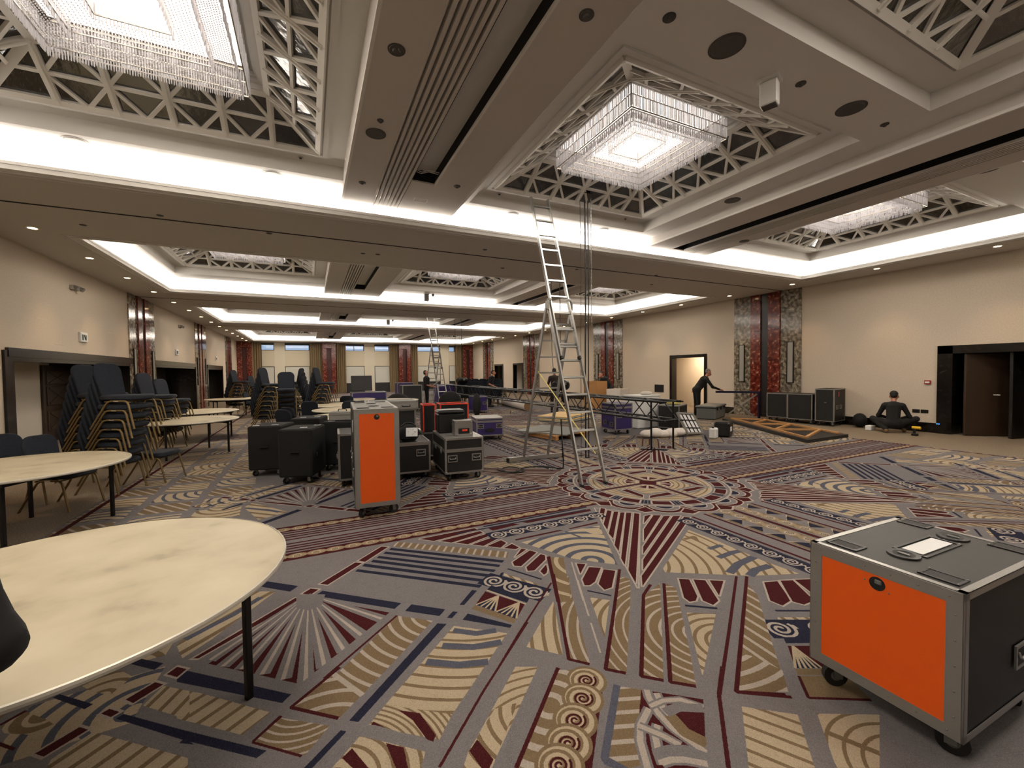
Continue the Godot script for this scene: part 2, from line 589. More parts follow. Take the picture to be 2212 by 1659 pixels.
			for i in 7:
				var a := sl0 + (i - 0.22) * pitch
				var bar := MB.new()
				bar.span(Vector3(maxf(a, sl0), STRIP - 0.004, z0 + 0.002), Vector3(minf(a + pitch * 0.55, sl1), STRIP + 0.05, z1 - 0.002))
				shape("slat", bar, M.paint_warm, part)
			if k == 0 and s == 0:
				var pipe := MB.new()
				pipe.cyl(Vector3(so0 + 0.17, STRIP + 0.2, zslot + 0.5), Vector3(so0 + 0.19, STRIP + 0.2, zs1), 0.02)
				shape("partition_rail", pipe, M.steel_dark, part)
				var w := MB.new()
				for o in [0.0, 0.05]:
					w.tube([Vector3(so0, STRIP + 0.1, zslot + 0.12 + o), Vector3(so0 + 0.1, STRIP + 0.06, zslot + 0.15 + o), Vector3(so0 + 0.2, STRIP + 0.08, zslot + 0.2 + o), Vector3(so1, STRIP + 0.07, zslot + 0.2 + o)], 0.006, 5)
				shape("loose_wire", w, M.paint_white, part)
		for r in ROWS[k]:
			for ci in 3:
				var fine: bool = k < 2 or (k == 2)
				build_coffer(root, Vector3(COLS[ci], 0, r), fine and not (k == 0 and r > -2.0 and ci == 0))

var lattice_parts := []
func lattice_side() -> Array:     # one sloping side in the coffer's own axes, the side at -z: list of [name, mesh]
	var out := []
	var at := func(x: float, s: float) -> Vector3:   # s 0 at the ledge, 1 at the top
		return Vector3(x, lerpf(LEDGE, TOP, s), -lerpf(1.65, 1.08, s))
	var nrm := Vector3(0, -(1.65 - 1.08), TOP - LEDGE).normalized()   # into the room
	nrm = Vector3(0, -0.57, 0.33).normalized()
	var lift := nrm * 0.02
	var xs := [-1.08, -0.54, 0.0, 0.54, 1.08]
	for x in xs:
		var m := MB.new()
		m.bar(at.call(x, 0.0) + lift, at.call(x, 1.0) + lift, 0.075, 0.05, nrm)
		m.bar(at.call(x, 0.0) + lift * 2.6, at.call(x, 1.0) + lift * 2.6, 0.022, 0.02, nrm)
		out.append(["lattice_rib", m, "lattice_white"])
	for i in 4:
		var a: float = xs[i]; var b: float = xs[i + 1]; var c := (a + b) * 0.5
		for e in [[a, 0.5, b, 0.5], [a, 0.5, c, 0.0], [c, 0.0, b, 0.5], [a, 0.5, c, 1.0], [c, 1.0, b, 0.5]]:
			out.append(["lattice_bar", MB.new().bar(at.call(e[0], e[1]) + lift * 0.9, at.call(e[2], e[3]) + lift * 0.9, 0.038, 0.035, nrm), "lattice_white"])
		var p := MB.new()
		p.quad(at.call(a, 0.0), at.call(b, 0.0), at.call(b, 1.0), at.call(a, 1.0))
		out.append(["mirror_pane", p, "mirror"])
	for sg in [-1.0, 1.0]:
		out.append(["lattice_bar", MB.new().bar(at.call(1.08 * sg, 0.5) + lift * 0.9, at.call(1.37 * sg, 0.5) + lift * 0.9, 0.038, 0.035, nrm), "lattice_white"])
		var p := MB.new()
		var q: Array = [at.call(1.08 * sg, 0.0), at.call(1.65 * sg, 0.0), at.call(1.08 * sg, 1.0)]
		if sg > 0: p.tri(q[0], q[1], q[2])
		else: p.tri(q[1], q[0], q[2])
		out.append(["mirror_pane", p, "mirror"])
	var edge := MB.new()
	edge.bar(at.call(-1.65, 0.0) + lift * 0.7, at.call(1.65, 0.0) + lift * 0.7, 0.07, 0.05, nrm)
	edge.bar(at.call(-1.1, 1.0) + lift * 0.7, at.call(1.1, 1.0) + lift * 0.7, 0.07, 0.05, nrm)
	out.append(["lattice_rail", edge, "lattice_white"])
	var hip := MB.new()
	hip.bar(at.call(1.65, 0.0) + Vector3(-0.012, -0.012, 0.012), at.call(1.08, 1.0) + Vector3(-0.012, -0.012, 0.012), 0.09, 0.06, (nrm + Vector3(-0.33, 0, 0).normalized()).normalized())
	out.append(["hip_rib", hip, "lattice_white"])
	return out

var lattice_cache := []
func build_coffer(root: Node3D, at: Vector3, fine: bool) -> void:
	if lattice_cache.is_empty():
		for e in lattice_side(): lattice_cache.append([e[0], e[1].mesh(), e[2], e[1]])
	var sh := MB.new()    # ledge and the crown above the lattice
	sh.add(frame_mesh(-1.65, 1.65, -1.65, 1.65, 0.5, LEDGE, LEDGE + 0.12))
	sh.add(frame_mesh(-1.70, 1.70, -1.70, 1.70, 0.07, LEDGE - 0.025, LEDGE + 0.01))
	sh.add(frame_mesh(-1.02, 1.02, -1.02, 1.02, 0.12, TOP - 0.01, TOP + 0.06))
	sh.add(frame_mesh(-0.97, 0.97, -0.97, 0.97, 0.12, TOP + 0.05, TOP + 0.11))
	sh.add(frame_mesh(-0.93, 0.93, -0.93, 0.93, 0.12, TOP + 0.10, TOP + 0.16))
	sh.span(Vector3(-1.1, TOP + 0.15, -1.1), Vector3(1.1, TOP + 0.2, 1.1))
	var co := shape("coffer", sh, M.paint_white, root)
	co.position = at
	if fine:
		for k in 4:
			var b := Basis(Vector3.UP, k * PI / 2)
			for e in lattice_cache:
				var o := shape(e[0], e[1], M[e[2]], co)
				o.basis = b
	else:
		var bars := MB.new()
		var panes := MB.new()
		for k in 4:
			for e in lattice_cache:
				(panes if e[2] == "mirror" else bars).add(e[3], Transform3D(Basis(Vector3.UP, k * PI / 2), Vector3.ZERO))
		stuff(shape("lattice_bars", bars, M.lattice_white, co))
		stuff(shape("mirror_panes", panes, M.mirror, co))

# ---------------------------------------------------------------- walls
func wall_with_holes(x0: float, x1: float, z0: float, z1: float, y1: float, holes: Array) -> MB:   # wall along z; holes [za, zb, ya, yb] sorted from z0 upwards
	var m := MB.new()
	var z := z0
	for h in holes:
		if h[0] > z: m.span(Vector3(x0, 0, z), Vector3(x1, y1, h[0]))
		if h[2] > 0.0: m.span(Vector3(x0, 0, h[0]), Vector3(x1, h[2], h[1]))
		if h[3] < y1: m.span(Vector3(x0, h[3], h[0]), Vector3(x1, y1, h[1]))
		z = h[1]
	m.span(Vector3(x0, 0, z), Vector3(x1, y1, z1))
	return m

func pilaster(called: String, x: float, side: float, zc: float) -> void:   # marble pilaster: grey, red, dark groove, red, grey
	var root := Node3D.new()
	root.name = numbered(called)
	root.set_meta("kind", "structure")
	add_child(root)
	root.position = Vector3(x, 0, zc)
	root.rotation.y = 0.0 if side > 0 else PI    # faces -x for the right wall
	for e in [[-1.19, -0.52, 0.03, "marble_grey"], [0.52, 1.19, 0.03, "marble_grey"], [-0.52, -0.15, 0.07, "marble_red"], [0.11, 0.52, 0.07, "marble_red"]]:
		var y := 0.0
		var hs := [0.0, 0.75, 1.95, 3.0, CEIL] if e[3] == "marble_red" else [0.0, 1.05, 2.75, CEIL]
		for i in hs.size() - 1:
			var p := MB.new()
			p.cbox(Vector3(-e[2] * 0.5, (hs[i] + hs[i + 1]) * 0.5, (e[0] + e[1]) * 0.5), Vector3(e[2], hs[i + 1] - hs[i] - 0.004, e[1] - e[0] - 0.004), 0.004)
			shape("marble_slab", p, M[e[3]], root)
	shape("groove", MB.new().box(Vector3(-0.015, CEIL * 0.5, -0.02), Vector3(0.03, CEIL, 0.26)), M.wood_dark, root)
	for s in [-0.86, 0.86]:
		var f := MB.new()
		for q in [[-0.1, 0.0], [0.1, 0.0]]:
			f.box(Vector3(-0.045, 1.88, s + q[0]), Vector3(0.05, 1.36, 0.022))
		f.box(Vector3(-0.045, 1.21, s), Vector3(0.05, 0.022, 0.22)).box(Vector3(-0.045, 2.55, s), Vector3(0.05, 0.022, 0.22))
		shape("sconce_frame", f, M.bronze, root)
		shape("sconce_glass", MB.new().cbox(Vector3(-0.045, 1.88, s), Vector3(0.035, 1.32, 0.18), 0.008), M.sconce_glass, root)

func build_walls() -> void:
	var th := 0.25
	var y1 := CEIL + 0.05
	# right wall with its doorways [za, zb, sill, head]
	struct("wall_right", wall_with_holes(WR, WR + th, FAR, NEAR, y1, [[-33.0, -31.4, 0, 2.2], [-29.35, -27.8, 0, 2.2], [-13.55, -11.85, 0, 2.2], [-4.78, -1.6, 0, 2.1]]), M.wallpaper)
	# left wall: upper wall over the recessed lobbies
	struct("wall_left", wall_with_holes(WL - th, WL, FAR, NEAR, y1, [[-32.15, -27.75, 0, 2.13], [-25.2, -18.9, 0, 2.13], [-17.25, -10.95, 0, 2.13]]), M.wallpaper)
	var back := MB.new()
	back.span(Vector3(WL - 1.45, 0, FAR), Vector3(WL - 1.2, 2.6, NEAR))
	back.span(Vector3(WL - 1.2, 2.13, FAR), Vector3(WL - th, 2.3, NEAR))
	struct("wall_left_recess", back, M.wall_panel)
	struct("wall_near", MB.new().span(Vector3(WL - 1.5, 0, NEAR), Vector3(WR + 0.3, 5.9, NEAR + 0.25)), M.wallpaper)
	# lobbies on the left: dark linings, doors, skirting
	for l in [[-17.25, -10.95], [-25.2, -18.9], [-32.15, -27.75]]:
		var fr := MB.new()
		fr.span(Vector3(WL - 0.02, 2.08, l[0]), Vector3(WL + 0.05, 2.25, l[1]))
		fr.span(Vector3(WL - 0.3, 2.0, l[0]), Vector3(WL + 0.02, 2.13, l[1]))
		fr.span(Vector3(WL - 1.2, 2.07, l[0]), Vector3(WL - 0.25, 2.13, l[1]))
		fr.span(Vector3(WL - 1.2, 0, l[0] - 0.1), Vector3(WL + 0.04, 2.2, l[0] + 0.12))
		fr.span(Vector3(WL - 0.4, 0, l[1] - 0.16), Vector3(WL + 0.04, 2.2, l[1] + 0.1))
		struct("trim_lobby", fr, M.marble_black)
		var zd: float = l[1] - 4.6
		var door := Node3D.new()
		door.name = numbered("door_lobby")
		door.set_meta("kind", "structure")
		add_child(door)
		shape("door_leaf", MB.new().cbox(Vector3(WL - 1.17, 1.0, zd), Vector3(0.06, 2.0, 1.3), 0.01), M.wood_door, door)
		for yy in [0.55, 1.2, 1.68]:
			var hh: float = 0.5 if yy < 1.5 else 0.36
			shape("door_panel", MB.new().cbox(Vector3(WL - 1.13, yy, zd), Vector3(0.03, hh, 1.05), 0.012), M.wood_door, door)
			var x := MB.new()
			x.bar(Vector3(WL - 1.11, yy - hh * 0.4, zd - 0.45), Vector3(WL - 1.11, yy + hh * 0.4, zd + 0.45), 0.025, 0.02, Vector3.RIGHT)
			x.bar(Vector3(WL - 1.11, yy + hh * 0.4, zd - 0.45), Vector3(WL - 1.11, yy - hh * 0.4, zd + 0.45), 0.025, 0.02, Vector3.RIGHT)
			shape("door_moulding", x, M.wood_door, door)
		struct("trim_lobby_opening", MB.new().span(Vector3(WL - 1.2, 0, l[0] + 0.1), Vector3(WL - 1.14, 2.05, l[0] + 1.9)), M.wood_dark)
		struct("baseboard_left", MB.new().span(Vector3(WL - 1.2, 0, l[0]), Vector3(WL - 1.17, 0.12, l[1])), M.wood_dark)
	for z in [-18.03, -26.4, -34.6]:
		pilaster("trim_pilaster", WL, -1.0, z)
	pilaster("trim_pilaster", WR, 1.0, -9.36)
	for z in [-17.95, -26.5, -34.5]:
		pilaster("trim_pilaster", WR, 1.0, z)
	# right wall: skirting, door frames, rooms behind
	var sk := MB.new()
	for s in [[FAR, -35.7], [-33.3, -33.0], [-31.4, -29.35], [-25.3, -19.15], [-16.75, -13.65], [-11.75, -10.55], [-8.15, -4.88]]:
		sk.span(Vector3(WR - 0.03, 0, s[0]), Vector3(WR, 0.25, s[1]))
	struct("baseboard_right", sk, M.marble_black)
	for d in [[-33.0, -31.4, 2.2, 0.12], [-29.35, -27.8, 2.2, 0.12], [-13.55, -11.85, 2.2, 0.12]]:
		var f := MB.new()
		f.span(Vector3(WR - 0.04, 0, d[0] - 0.1), Vector3(WR + 0.25, d[2] + 0.1, d[0] + 0.02))
		f.span(Vector3(WR - 0.04, 0, d[1] - 0.02), Vector3(WR + 0.25, d[2] + 0.1, d[1] + 0.1))
		f.span(Vector3(WR - 0.04, d[2] - 0.03, d[0]), Vector3(WR + 0.25, d[2] + 0.1, d[1]))
		struct("trim_door_frame", f, M.marble_black)
	# corridor behind the middle doors
	var cr := MB.new()
	cr.span(Vector3(WR + 1.7, 0, -36), Vector3(WR + 1.9, 2.8, -8))
	cr.span(Vector3(WR + 0.2, 2.6, -36), Vector3(WR + 1.9, 2.8, -8))
	cr.span(Vector3(WR + 0.2, 0, -8.2), Vector3(WR + 1.9, 2.8, -8))
	cr.span(Vector3(WR + 0.2, 0, -36), Vector3(WR + 1.9, 2.8, -35.8))
	struct("wall_corridor", cr, M.wall_panel)
	area_light("corridor_lamp_light", Vector3(WR + 1.0, 2.55, -13.0), Vector3(0, -1, 0), Vector2(0.4, 1.2), 5.0, Color(1, 0.9, 0.78), Vector3.FORWARD)
	struct("trim_corridor_lamp", MB.new().box(Vector3(WR + 1.0, 2.585, -13.0), Vector3(0.42, 0.03, 1.22)), M.lamp_warm)
	# the big open doorway at the right
	var bd := MB.new()
	bd.span(Vector3(WR - 0.06, 0, -4.9), Vector3(WR + 0.5, 2.2, -4.62))
	bd.span(Vector3(WR - 0.06, 2.0, -4.9), Vector3(WR + 0.5, 2.2, -1.4))
	bd.span(Vector3(WR - 0.06, 0, -1.7), Vector3(WR + 0.5, 2.2, -1.4))
	struct("trim_doorway", bd, M.marble_black)
	var dl := struct("door_open", MB.new().cbox(Vector3(WR + 0.35, 1.0, -4.12), Vector3(0.06, 1.98, 0.95), 0.008, Basis(Vector3.UP, 0.9)), M.wood_door)
	shape("door_handle", MB.new().cyl(Vector3(WR + 0.25, 1.0, -3.9), Vector3(WR + 0.2, 1.0, -4.0), 0.012), M.chrome, dl)
	struct("door_open", MB.new().cbox(Vector3(WR + 0.62, 1.0, -3.62), Vector3(0.06, 1.98, 0.9), 0.008, Basis(Vector3.UP, 1.35)), M.wood_dark)
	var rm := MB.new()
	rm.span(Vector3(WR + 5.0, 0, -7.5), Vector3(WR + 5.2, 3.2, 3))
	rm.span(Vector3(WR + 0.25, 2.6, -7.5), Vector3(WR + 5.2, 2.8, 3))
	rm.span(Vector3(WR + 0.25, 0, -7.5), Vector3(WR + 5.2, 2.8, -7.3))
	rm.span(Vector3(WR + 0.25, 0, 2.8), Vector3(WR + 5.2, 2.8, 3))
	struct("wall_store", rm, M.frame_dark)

func build_far_wall() -> void:
	var z := FAR
	var y1 := CEIL + 0.05
	# windows high in the wall: [x0, x1]; columns; curtains
	var wins := [[-3.45, -2.5], [-1.75, 0.05], [2.8, 4.35], [5.2, 6.5], [8.95, 11.15], [12.0, 12.6]]
	var m := MB.new()
	m.span(Vector3(WL - 1.4, 0, z - 0.3), Vector3(WR + 0.3, 3.6, z))
	m.span(Vector3(WL - 1.4, 4.2, z - 0.3), Vector3(WR + 0.3, y1, z))
	var x := WL - 1.4
	for w in wins:
		m.span(Vector3(x, 3.6, z - 0.3), Vector3(w[0], 4.2, z))
		x = w[1]
	m.span(Vector3(x, 3.6, z - 0.3), Vector3(WR + 0.3, 4.2, z))
	struct("wall_far", m, M.wall_cream)
	for i in wins.size():
		var w: Array = wins[i]
		var root := Node3D.new()
		root.name = "window_%d" % (i + 1)
		root.set_meta("kind", "structure")
		add_child(root)
		var f := MB.new()
		f.span(Vector3(w[0], 4.03, z - 0.05), Vector3(w[1], 4.2, z + 0.02))
		f.span(Vector3(w[0], 3.6, z - 0.2), Vector3(w[1], 3.64, z - 0.1))
		f.span(Vector3(w[0], 3.6, z - 0.2), Vector3(w[0] + 0.05, 4.1, z - 0.1))
		f.span(Vector3(w[1] - 0.05, 3.6, z - 0.2), Vector3(w[1], 4.1, z - 0.1))
		if i == 2: f.span(Vector3(3.5, 3.6, z - 0.2), Vector3(3.54, 4.1, z - 0.1))
		shape("window_frame", f, M.frame_dark, root)
		shape("pane", MB.new().box(Vector3((w[0] + w[1]) * 0.5, 3.85, z - 0.15), Vector3(w[1] - w[0], 0.5, 0.008)), M.window_glass, root)
		# roller blinds under the window: cream above, white below in a dark reveal
		var bw: float = w[1] - w[0]
		var xc: float = (w[0] + w[1]) * 0.5
		shape("blind", MB.new().box(Vector3(xc, 2.95, z + 0.02), Vector3(bw, 1.3, 0.03)), M.blind_cream, root)
		shape("blind_rail", MB.new().box(Vector3(xc, 2.29, z + 0.03), Vector3(bw, 0.035, 0.05)), M.frame_dark, root)
		shape("lower_blind", MB.new().box(Vector3(xc, 1.55, z + 0.015), Vector3(bw - 0.08, 1.44, 0.02)), M.blind_white, root)
		var rv := MB.new()
		rv.box(Vector3(xc - bw * 0.5 + 0.02, 1.5, z + 0.015), Vector3(0.04, 1.55, 0.04)).box(Vector3(xc + bw * 0.5 - 0.02, 1.5, z + 0.015), Vector3(0.04, 1.55, 0.04))
		rv.box(Vector3(xc, 0.42, z + 0.015), Vector3(bw, 0.84, 0.04))
		shape("reveal", rv, M.frame_dark, root)
	# columns: red marble with a dark red groove
	for c in [[-5.0, -4.0], [1.0, 2.05], [7.25, 8.3], [13.3, 14.3]]:
		var root := Node3D.new()
		root.name = numbered("trim_column")
		root.set_meta("kind", "structure")
		add_child(root)
		var w3: float = (c[1] - c[0]) / 3.0
		for e in [[c[0], c[0] + w3], [c[1] - w3, c[1]]]:
			for q in [[0.0, 1.3], [1.3, 2.6], [2.6, 3.8]]:
				shape("marble_slab", MB.new().cbox(Vector3((e[0] + e[1]) * 0.5, (q[0] + q[1]) * 0.5, z + 0.2), Vector3(e[1] - e[0] - 0.004, q[1] - q[0] - 0.004, 0.4), 0.006), M.marble_red, root)
		shape("marble_slab", MB.new().cbox(Vector3((c[0] + c[1]) * 0.5, 4.04, z + 0.2), Vector3(c[1] - c[0] - 0.004, 0.47, 0.4), 0.006), M.marble_red, root)
		shape("groove", MB.new().box(Vector3((c[0] + c[1]) * 0.5, 1.9, z + 0.12), Vector3(w3, 3.8, 0.24)), M.red_column, root)
	var groups := [[-4.0, -3.35], [0.05, 0.98], [2.07, 2.85], [6.45, 7.23], [8.32, 9.0], [12.55, 13.28]]
	for i in groups.size():
		var g: Array = groups[i]
		var cu := MB.new()
		var steps := int((g[1] - g[0]) / 0.03)
		var prev := Vector3()
		for s in steps + 1:
			var xx: float = lerpf(g[0], g[1], float(s) / steps)
			var p := Vector3(xx, 0.05, z + 0.16 + 0.055 * sin(xx * 39.0) + 0.02 * sin(xx * 17.0 + i))
			if s > 0: cu.quad(prev, p, p + Vector3(0, 4.17, 0), prev + Vector3(0, 4.17, 0))
			prev = p
		var o := shape("curtain", cu, M.curtain)
		tag(o, "gold beige pleated curtain on the far window wall, " + ["leftmost, beside the left corner column", "left of the second marble column", "right of the second marble column", "left of the third marble column", "right of the third marble column", "rightmost, beside the right corner column"][i], "curtain", "far wall curtains")
	# what the high windows look out on: a pale wall across the street, lit by the sky
	struct("wall_outside", MB.new().span(Vector3(-20, -1, z - 9.0), Vector3(30, 3.9, z - 8.7)), M.board_grey)

# ---------------------------------------------------------------- carpet: one quadrant of the woven pattern, in metres from the middle of a medallion
const CPX := 465.0
const CW := 3.6
var cimg: Array[Image] = []
var ccol := {"g": Color(0.42, 0.405, 0.41), "m": Color(0.225, 0.072, 0.082), "n": Color(0.118, 0.122, 0.185), "c": Color(0.635, 0.575, 0.485), "t": Color(0.425, 0.36, 0.27), "s": Color(0.29, 0.295, 0.345), "w": Color(0.61, 0.57, 0.53)}

func cpts(s: String) -> PackedVector2Array:
	var o := PackedVector2Array()
	for e in s.split(" "):
		var k := e.split(",")
		o.append(Vector2(float(k[0]), float(k[1])) * 0.001)
	return o

func cfill(poly: PackedVector2Array, c: Color) -> void:
	for i in 2:
		var im := cimg[i]
		var w := im.get_width(); var h := im.get_height()
		var q := PackedVector2Array()
		var y0 := INF; var y1 := -INF
		for p in poly:
			var e := Vector2((p.x - i * CW) * CPX, p.y * CPX)
			q.append(e); y0 = minf(y0, e.y); y1 = maxf(y1, e.y)
		var n := q.size()
		for y in range(maxi(0, int(ceil(y0 - 0.5))), mini(h, int(floor(y1 - 0.5)) + 1)):
			var yy := y + 0.5
			var xs := PackedFloat32Array()
			for k in n:
				var a := q[k]; var b := q[(k + 1) % n]
				if (a.y <= yy) != (b.y <= yy):
					xs.append(a.x + (b.x - a.x) * (yy - a.y) / (b.y - a.y))
			if xs.size() < 2: continue
			xs.sort()
			for k in range(0, xs.size() - 1, 2):
				var xa := maxi(0, int(round(xs[k]))); var xb := mini(w, int(round(xs[k + 1])))
				if xb > xa: im.fill_rect(Rect2i(xa, y, xb - xa, 1), c)

func cp(col: String, s: String) -> void: cfill(cpts(s), ccol[col])

func co(col: String, s: String) -> void:
	var q := cpts(s)
	for p in Geometry2D.offset_polygon(q, 0.014, Geometry2D.JOIN_MITER): cfill(p, ccol["w"])
	cfill(q, ccol[col])

func cline(q: PackedVector2Array, w: float, c: Color) -> void:
	for p in Geometry2D.offset_polyline(q, w * 0.5, Geometry2D.JOIN_ROUND, Geometry2D.END_BUTT):
		if not Geometry2D.is_polygon_clockwise(p): cfill(p, c)

func cl(col: String, w: float, s: String) -> void: cline(cpts(s), w * 0.001, ccol[col])

func ca(base: String, line: String, s: String, cx: float, cy: float, r: float, per: float, wide: float) -> void:   # concentric arcs inside a polygon
	var q := cpts(s)
	cfill(q, ccol[base])
	var o := Vector2(cx, cy) * 0.001
	per *= 0.001; wide *= 0.001
	if per < 0.015: return
	var far := 0.0
	var near := INF
	var mid := Vector2.ZERO
	for i in q.size():
		far = maxf(far, q[i].distance_to(o))
		near = minf(near, o.distance_to(Geometry2D.get_closest_point_to_segment(o, q[i], q[(i + 1) % q.size()])))
		mid += q[i] / q.size()
	var inside := Geometry2D.is_point_in_polygon(o, q)
	if inside: near = 0.0
	var a0 := (mid - o).angle()
	var lo := -PI; var hi := PI
	if not inside:
		lo = 0.0; hi = 0.0
		for p in q:
			var da := wrapf((p - o).angle() - a0, -PI, PI)
			lo = minf(lo, da - 0.02); hi = maxf(hi, da + 0.02)
	var rr := fmod(r * 0.001, per)
	rr += per * maxf(0.0, floor((near - rr) / per))
	while rr < far + per:
		var k := clampi(int(rr * (hi - lo) * 16), 8, 64)
		for hv in 2:       # two halves, so that each stays a simple polygon
			var sa := lo if hv == 0 else (lo + hi) * 0.5
			var sb := (lo + hi) * 0.5 if hv == 0 else hi
			var half := PackedVector2Array()
			for i in k + 1: half.append(o + Vector2.from_angle(a0 + lerpf(sa, sb, i / float(k))) * (rr + wide * 0.5))
			for i in k + 1: half.append(o + Vector2.from_angle(a0 + lerpf(sb, sa, i / float(k))) * maxf(0.001, rr - wide * 0.5))
			for p in Geometry2D.intersect_polygons(q, half): cfill(p, ccol[line])
		rr += per

func cs(base: String, line: String, s: String, ax: float, ay: float, dx: float, dy: float, per: float, wide: float) -> void:   # straight stripes inside a polygon
	var q := cpts(s)
	cfill(q, ccol[base])
	var a := Vector2(ax, ay) * 0.001
	var d := Vector2(dx, dy).normalized()
	var n := Vector2(-d.y, d.x)
	per *= 0.001; wide *= 0.001
	for k in range(-40, 41):
		var m := a + n * per * k
		var st := PackedVector2Array([m - d * 9.0 - n * wide * 0.5, m + d * 9.0 - n * wide * 0.5, m + d * 9.0 + n * wide * 0.5, m - d * 9.0 + n * wide * 0.5])
		for p in Geometry2D.intersect_polygons(q, st): cfill(p, ccol[line])

func spiral(o: Vector2, r: float, turn: float, w: float, c: Color, sg := 1.0) -> void:
	var q := PackedVector2Array()
	for i in 37:
		var f := i / 36.0
		q.append(o + Vector2.from_angle(turn + sg * f * TAU * 2.1) * r * (0.12 + 0.83 * f))
	cline(q, w, c)

func cspi(base: String, dark: String, back: String, cx: float, cy: float, r: float) -> void:
	var o := Vector2(cx, cy) * 0.001
	r *= 0.001
	var q := PackedVector2Array()
	for i in 32: q.append(o + Vector2.from_angle(TAU * i / 32) * r)
	cfill(q, ccol[dark])
	q.clear()
	for i in 32: q.append(o + Vector2.from_angle(TAU * i / 32) * r * 0.84)
	cfill(q, ccol[base])
	spiral(o, r * 0.85, 0.6, r * 0.16, ccol[dark])
	spiral(o, r * 0.5, 2.6, r * 0.10, ccol[back])

func csc(bg: String, fg: String, w: float, step: float, s: String) -> void:   # a band of running scrolls
	var q := cpts(s)
	w *= 0.001; step *= 0.001
	var a := q[0]; var b := q[1]
	var d := (b - a).normalized(); var n := Vector2(-d.y, d.x)
	cfill(PackedVector2Array([a - n * w * 0.5 - d * step * 0.5, b - n * w * 0.5 + d * step * 0.5, b + n * w * 0.5 + d * step * 0.5, a + n * w * 0.5 - d * step * 0.5]), ccol[bg])
	var k := int(round(a.distance_to(b) / step))
	for i in k + 1:
		var o := a.lerp(b, float(i) / maxi(k, 1))
		if bg == "n":
			spiral(o, w * 0.5, d.angle(), w * 0.105, ccol[fg])
			cline(PackedVector2Array([o + d * w * 0.46, o + d * step * 0.5 + n * w * 0.2, o + d * (step - w * 0.45)]), w * 0.09, ccol[fg])
		else:
			var e := PackedVector2Array()
			for j in 20:
				var t := Vector2.from_angle(TAU * j / 20)
				e.append(o + d * t.x * step * 0.53 + n * t.y * w * 0.5)
			cfill(e, ccol["t"].lerp(ccol["c"], 0.45))
			spiral(o, w * 0.4, d.angle(), w * 0.12, ccol["c"] if bg == "m" else ccol["w"])
			spiral(o, w * 0.3, d.angle() + 2.0, w * 0.06, ccol["t"] * 0.8)

func ring_seg(c: Color, r0: float, r1: float, a0: float, a1: float, o := Vector2.ZERO) -> void:
	var q := PackedVector2Array()
	var k := 10
	for i in k + 1: q.append(o + Vector2.from_angle(lerpf(a0, a1, i / float(k))) * r1)
	for i in k + 1: q.append(o + Vector2.from_angle(lerpf(a1, a0, i / float(k))) * maxf(r0, 0.001))
	cfill(q, c)

func cmed() -> void:
	var h := PI / 2
	ring_seg(ccol["g"], 0.0, 1.36, 0, h)
	# scallops
	for i in 4:
		var a := h * (i + 0.5) / 4.0
		var o := Vector2.from_angle(a) * 1.10
		for e in [[0.265, "w"], [0.25, "m"], [0.195, "w"], [0.18, "g"], [0.12, "w"], [0.105, "n"]]: ring_seg(ccol[e[1]], 0.0, e[0], a - h, a + h, o)
	for i in 5:
		var a := h * i / 4.0
		var d := Vector2.from_angle(a); var n := Vector2(-d.y, d.x)
		cfill(PackedVector2Array([d * 1.16, d * 1.33 + n * 0.13, d * 1.42 + n * 0.0, d * 1.33 - n * 0.13]), ccol["w"])
		cfill(PackedVector2Array([d * 1.19, d * 1.325 + n * 0.105, d * 1.39, d * 1.325 - n * 0.105]), ccol["m"])
	# ring of blocks
	ring_seg(ccol["w"], 1.10, 1.125, 0, h)
	ring_seg(ccol["g"], 0.86, 1.10, 0, h)
	for i in 4:
		var a := h * (i + 0.5) / 4.0
		ring_seg(ccol["w"], 0.90, 1.065, a - 0.135, a + 0.135)
		ring_seg(ccol["m"], 0.915, 1.05, a - 0.115, a + 0.115)
		for s in [-0.155, -0.19, 0.155, 0.19]: ring_seg(ccol["n"], 0.91, 1.05, a + s - 0.012, a + s + 0.012)
	ring_seg(ccol["w"], 0.86, 0.875, 0, h)
	ring_seg(ccol["c"].lerp(ccol["t"], 0.15), 0.0, 0.86, 0, h)
	for k in 9: ring_seg(ccol["t"], 0.2 + k * 0.075, 0.222 + k * 0.075, 0.08, h - 0.08)
	# chevrons towards the corner of the quadrant
	for s in 2:
		var f := func(u: float, v: float) -> Vector2: return Vector2(u, v) if s == 0 else Vector2(v, u)
		cfill(PackedVector2Array([f.call(0.68, 0.09), f.call(0.68, 0.24), f.call(0.60, 0.62), f.call(0.44, 0.44), f.call(0.46, 0.09)]), ccol["g"])
		cfill(PackedVector2Array([f.call(0.63, 0.11), f.call(0.60, 0.555), f.call(0.50, 0.455), f.call(0.50, 0.11)]), ccol["w"])
		cfill(PackedVector2Array([f.call(0.615, 0.13), f.call(0.59, 0.53), f.call(0.515, 0.45), f.call(0.515, 0.13)]), ccol["m"])
		cfill(PackedVector2Array([f.call(0.09, 0.09), f.call(0.34, 0.09), f.call(0.26, 0.26)]), ccol["w"])
		cfill(PackedVector2Array([f.call(0.13, 0.11), f.call(0.31, 0.11), f.call(0.245, 0.22)]), ccol["m"])
		cline(PackedVector2Array([f.call(0.0, 0.0), f.call(0.88, 0.0)]), 0.10, ccol["g"])
		cline(PackedVector2Array([f.call(0.0, 0.0), f.call(0.88, 0.0)]), 0.05, ccol["m"])
	cfill(PackedVector2Array([Vector2(0, 0), Vector2(0.15, 0), Vector2(0.09, 0.09), Vector2(0, 0.15)]), ccol["m"])

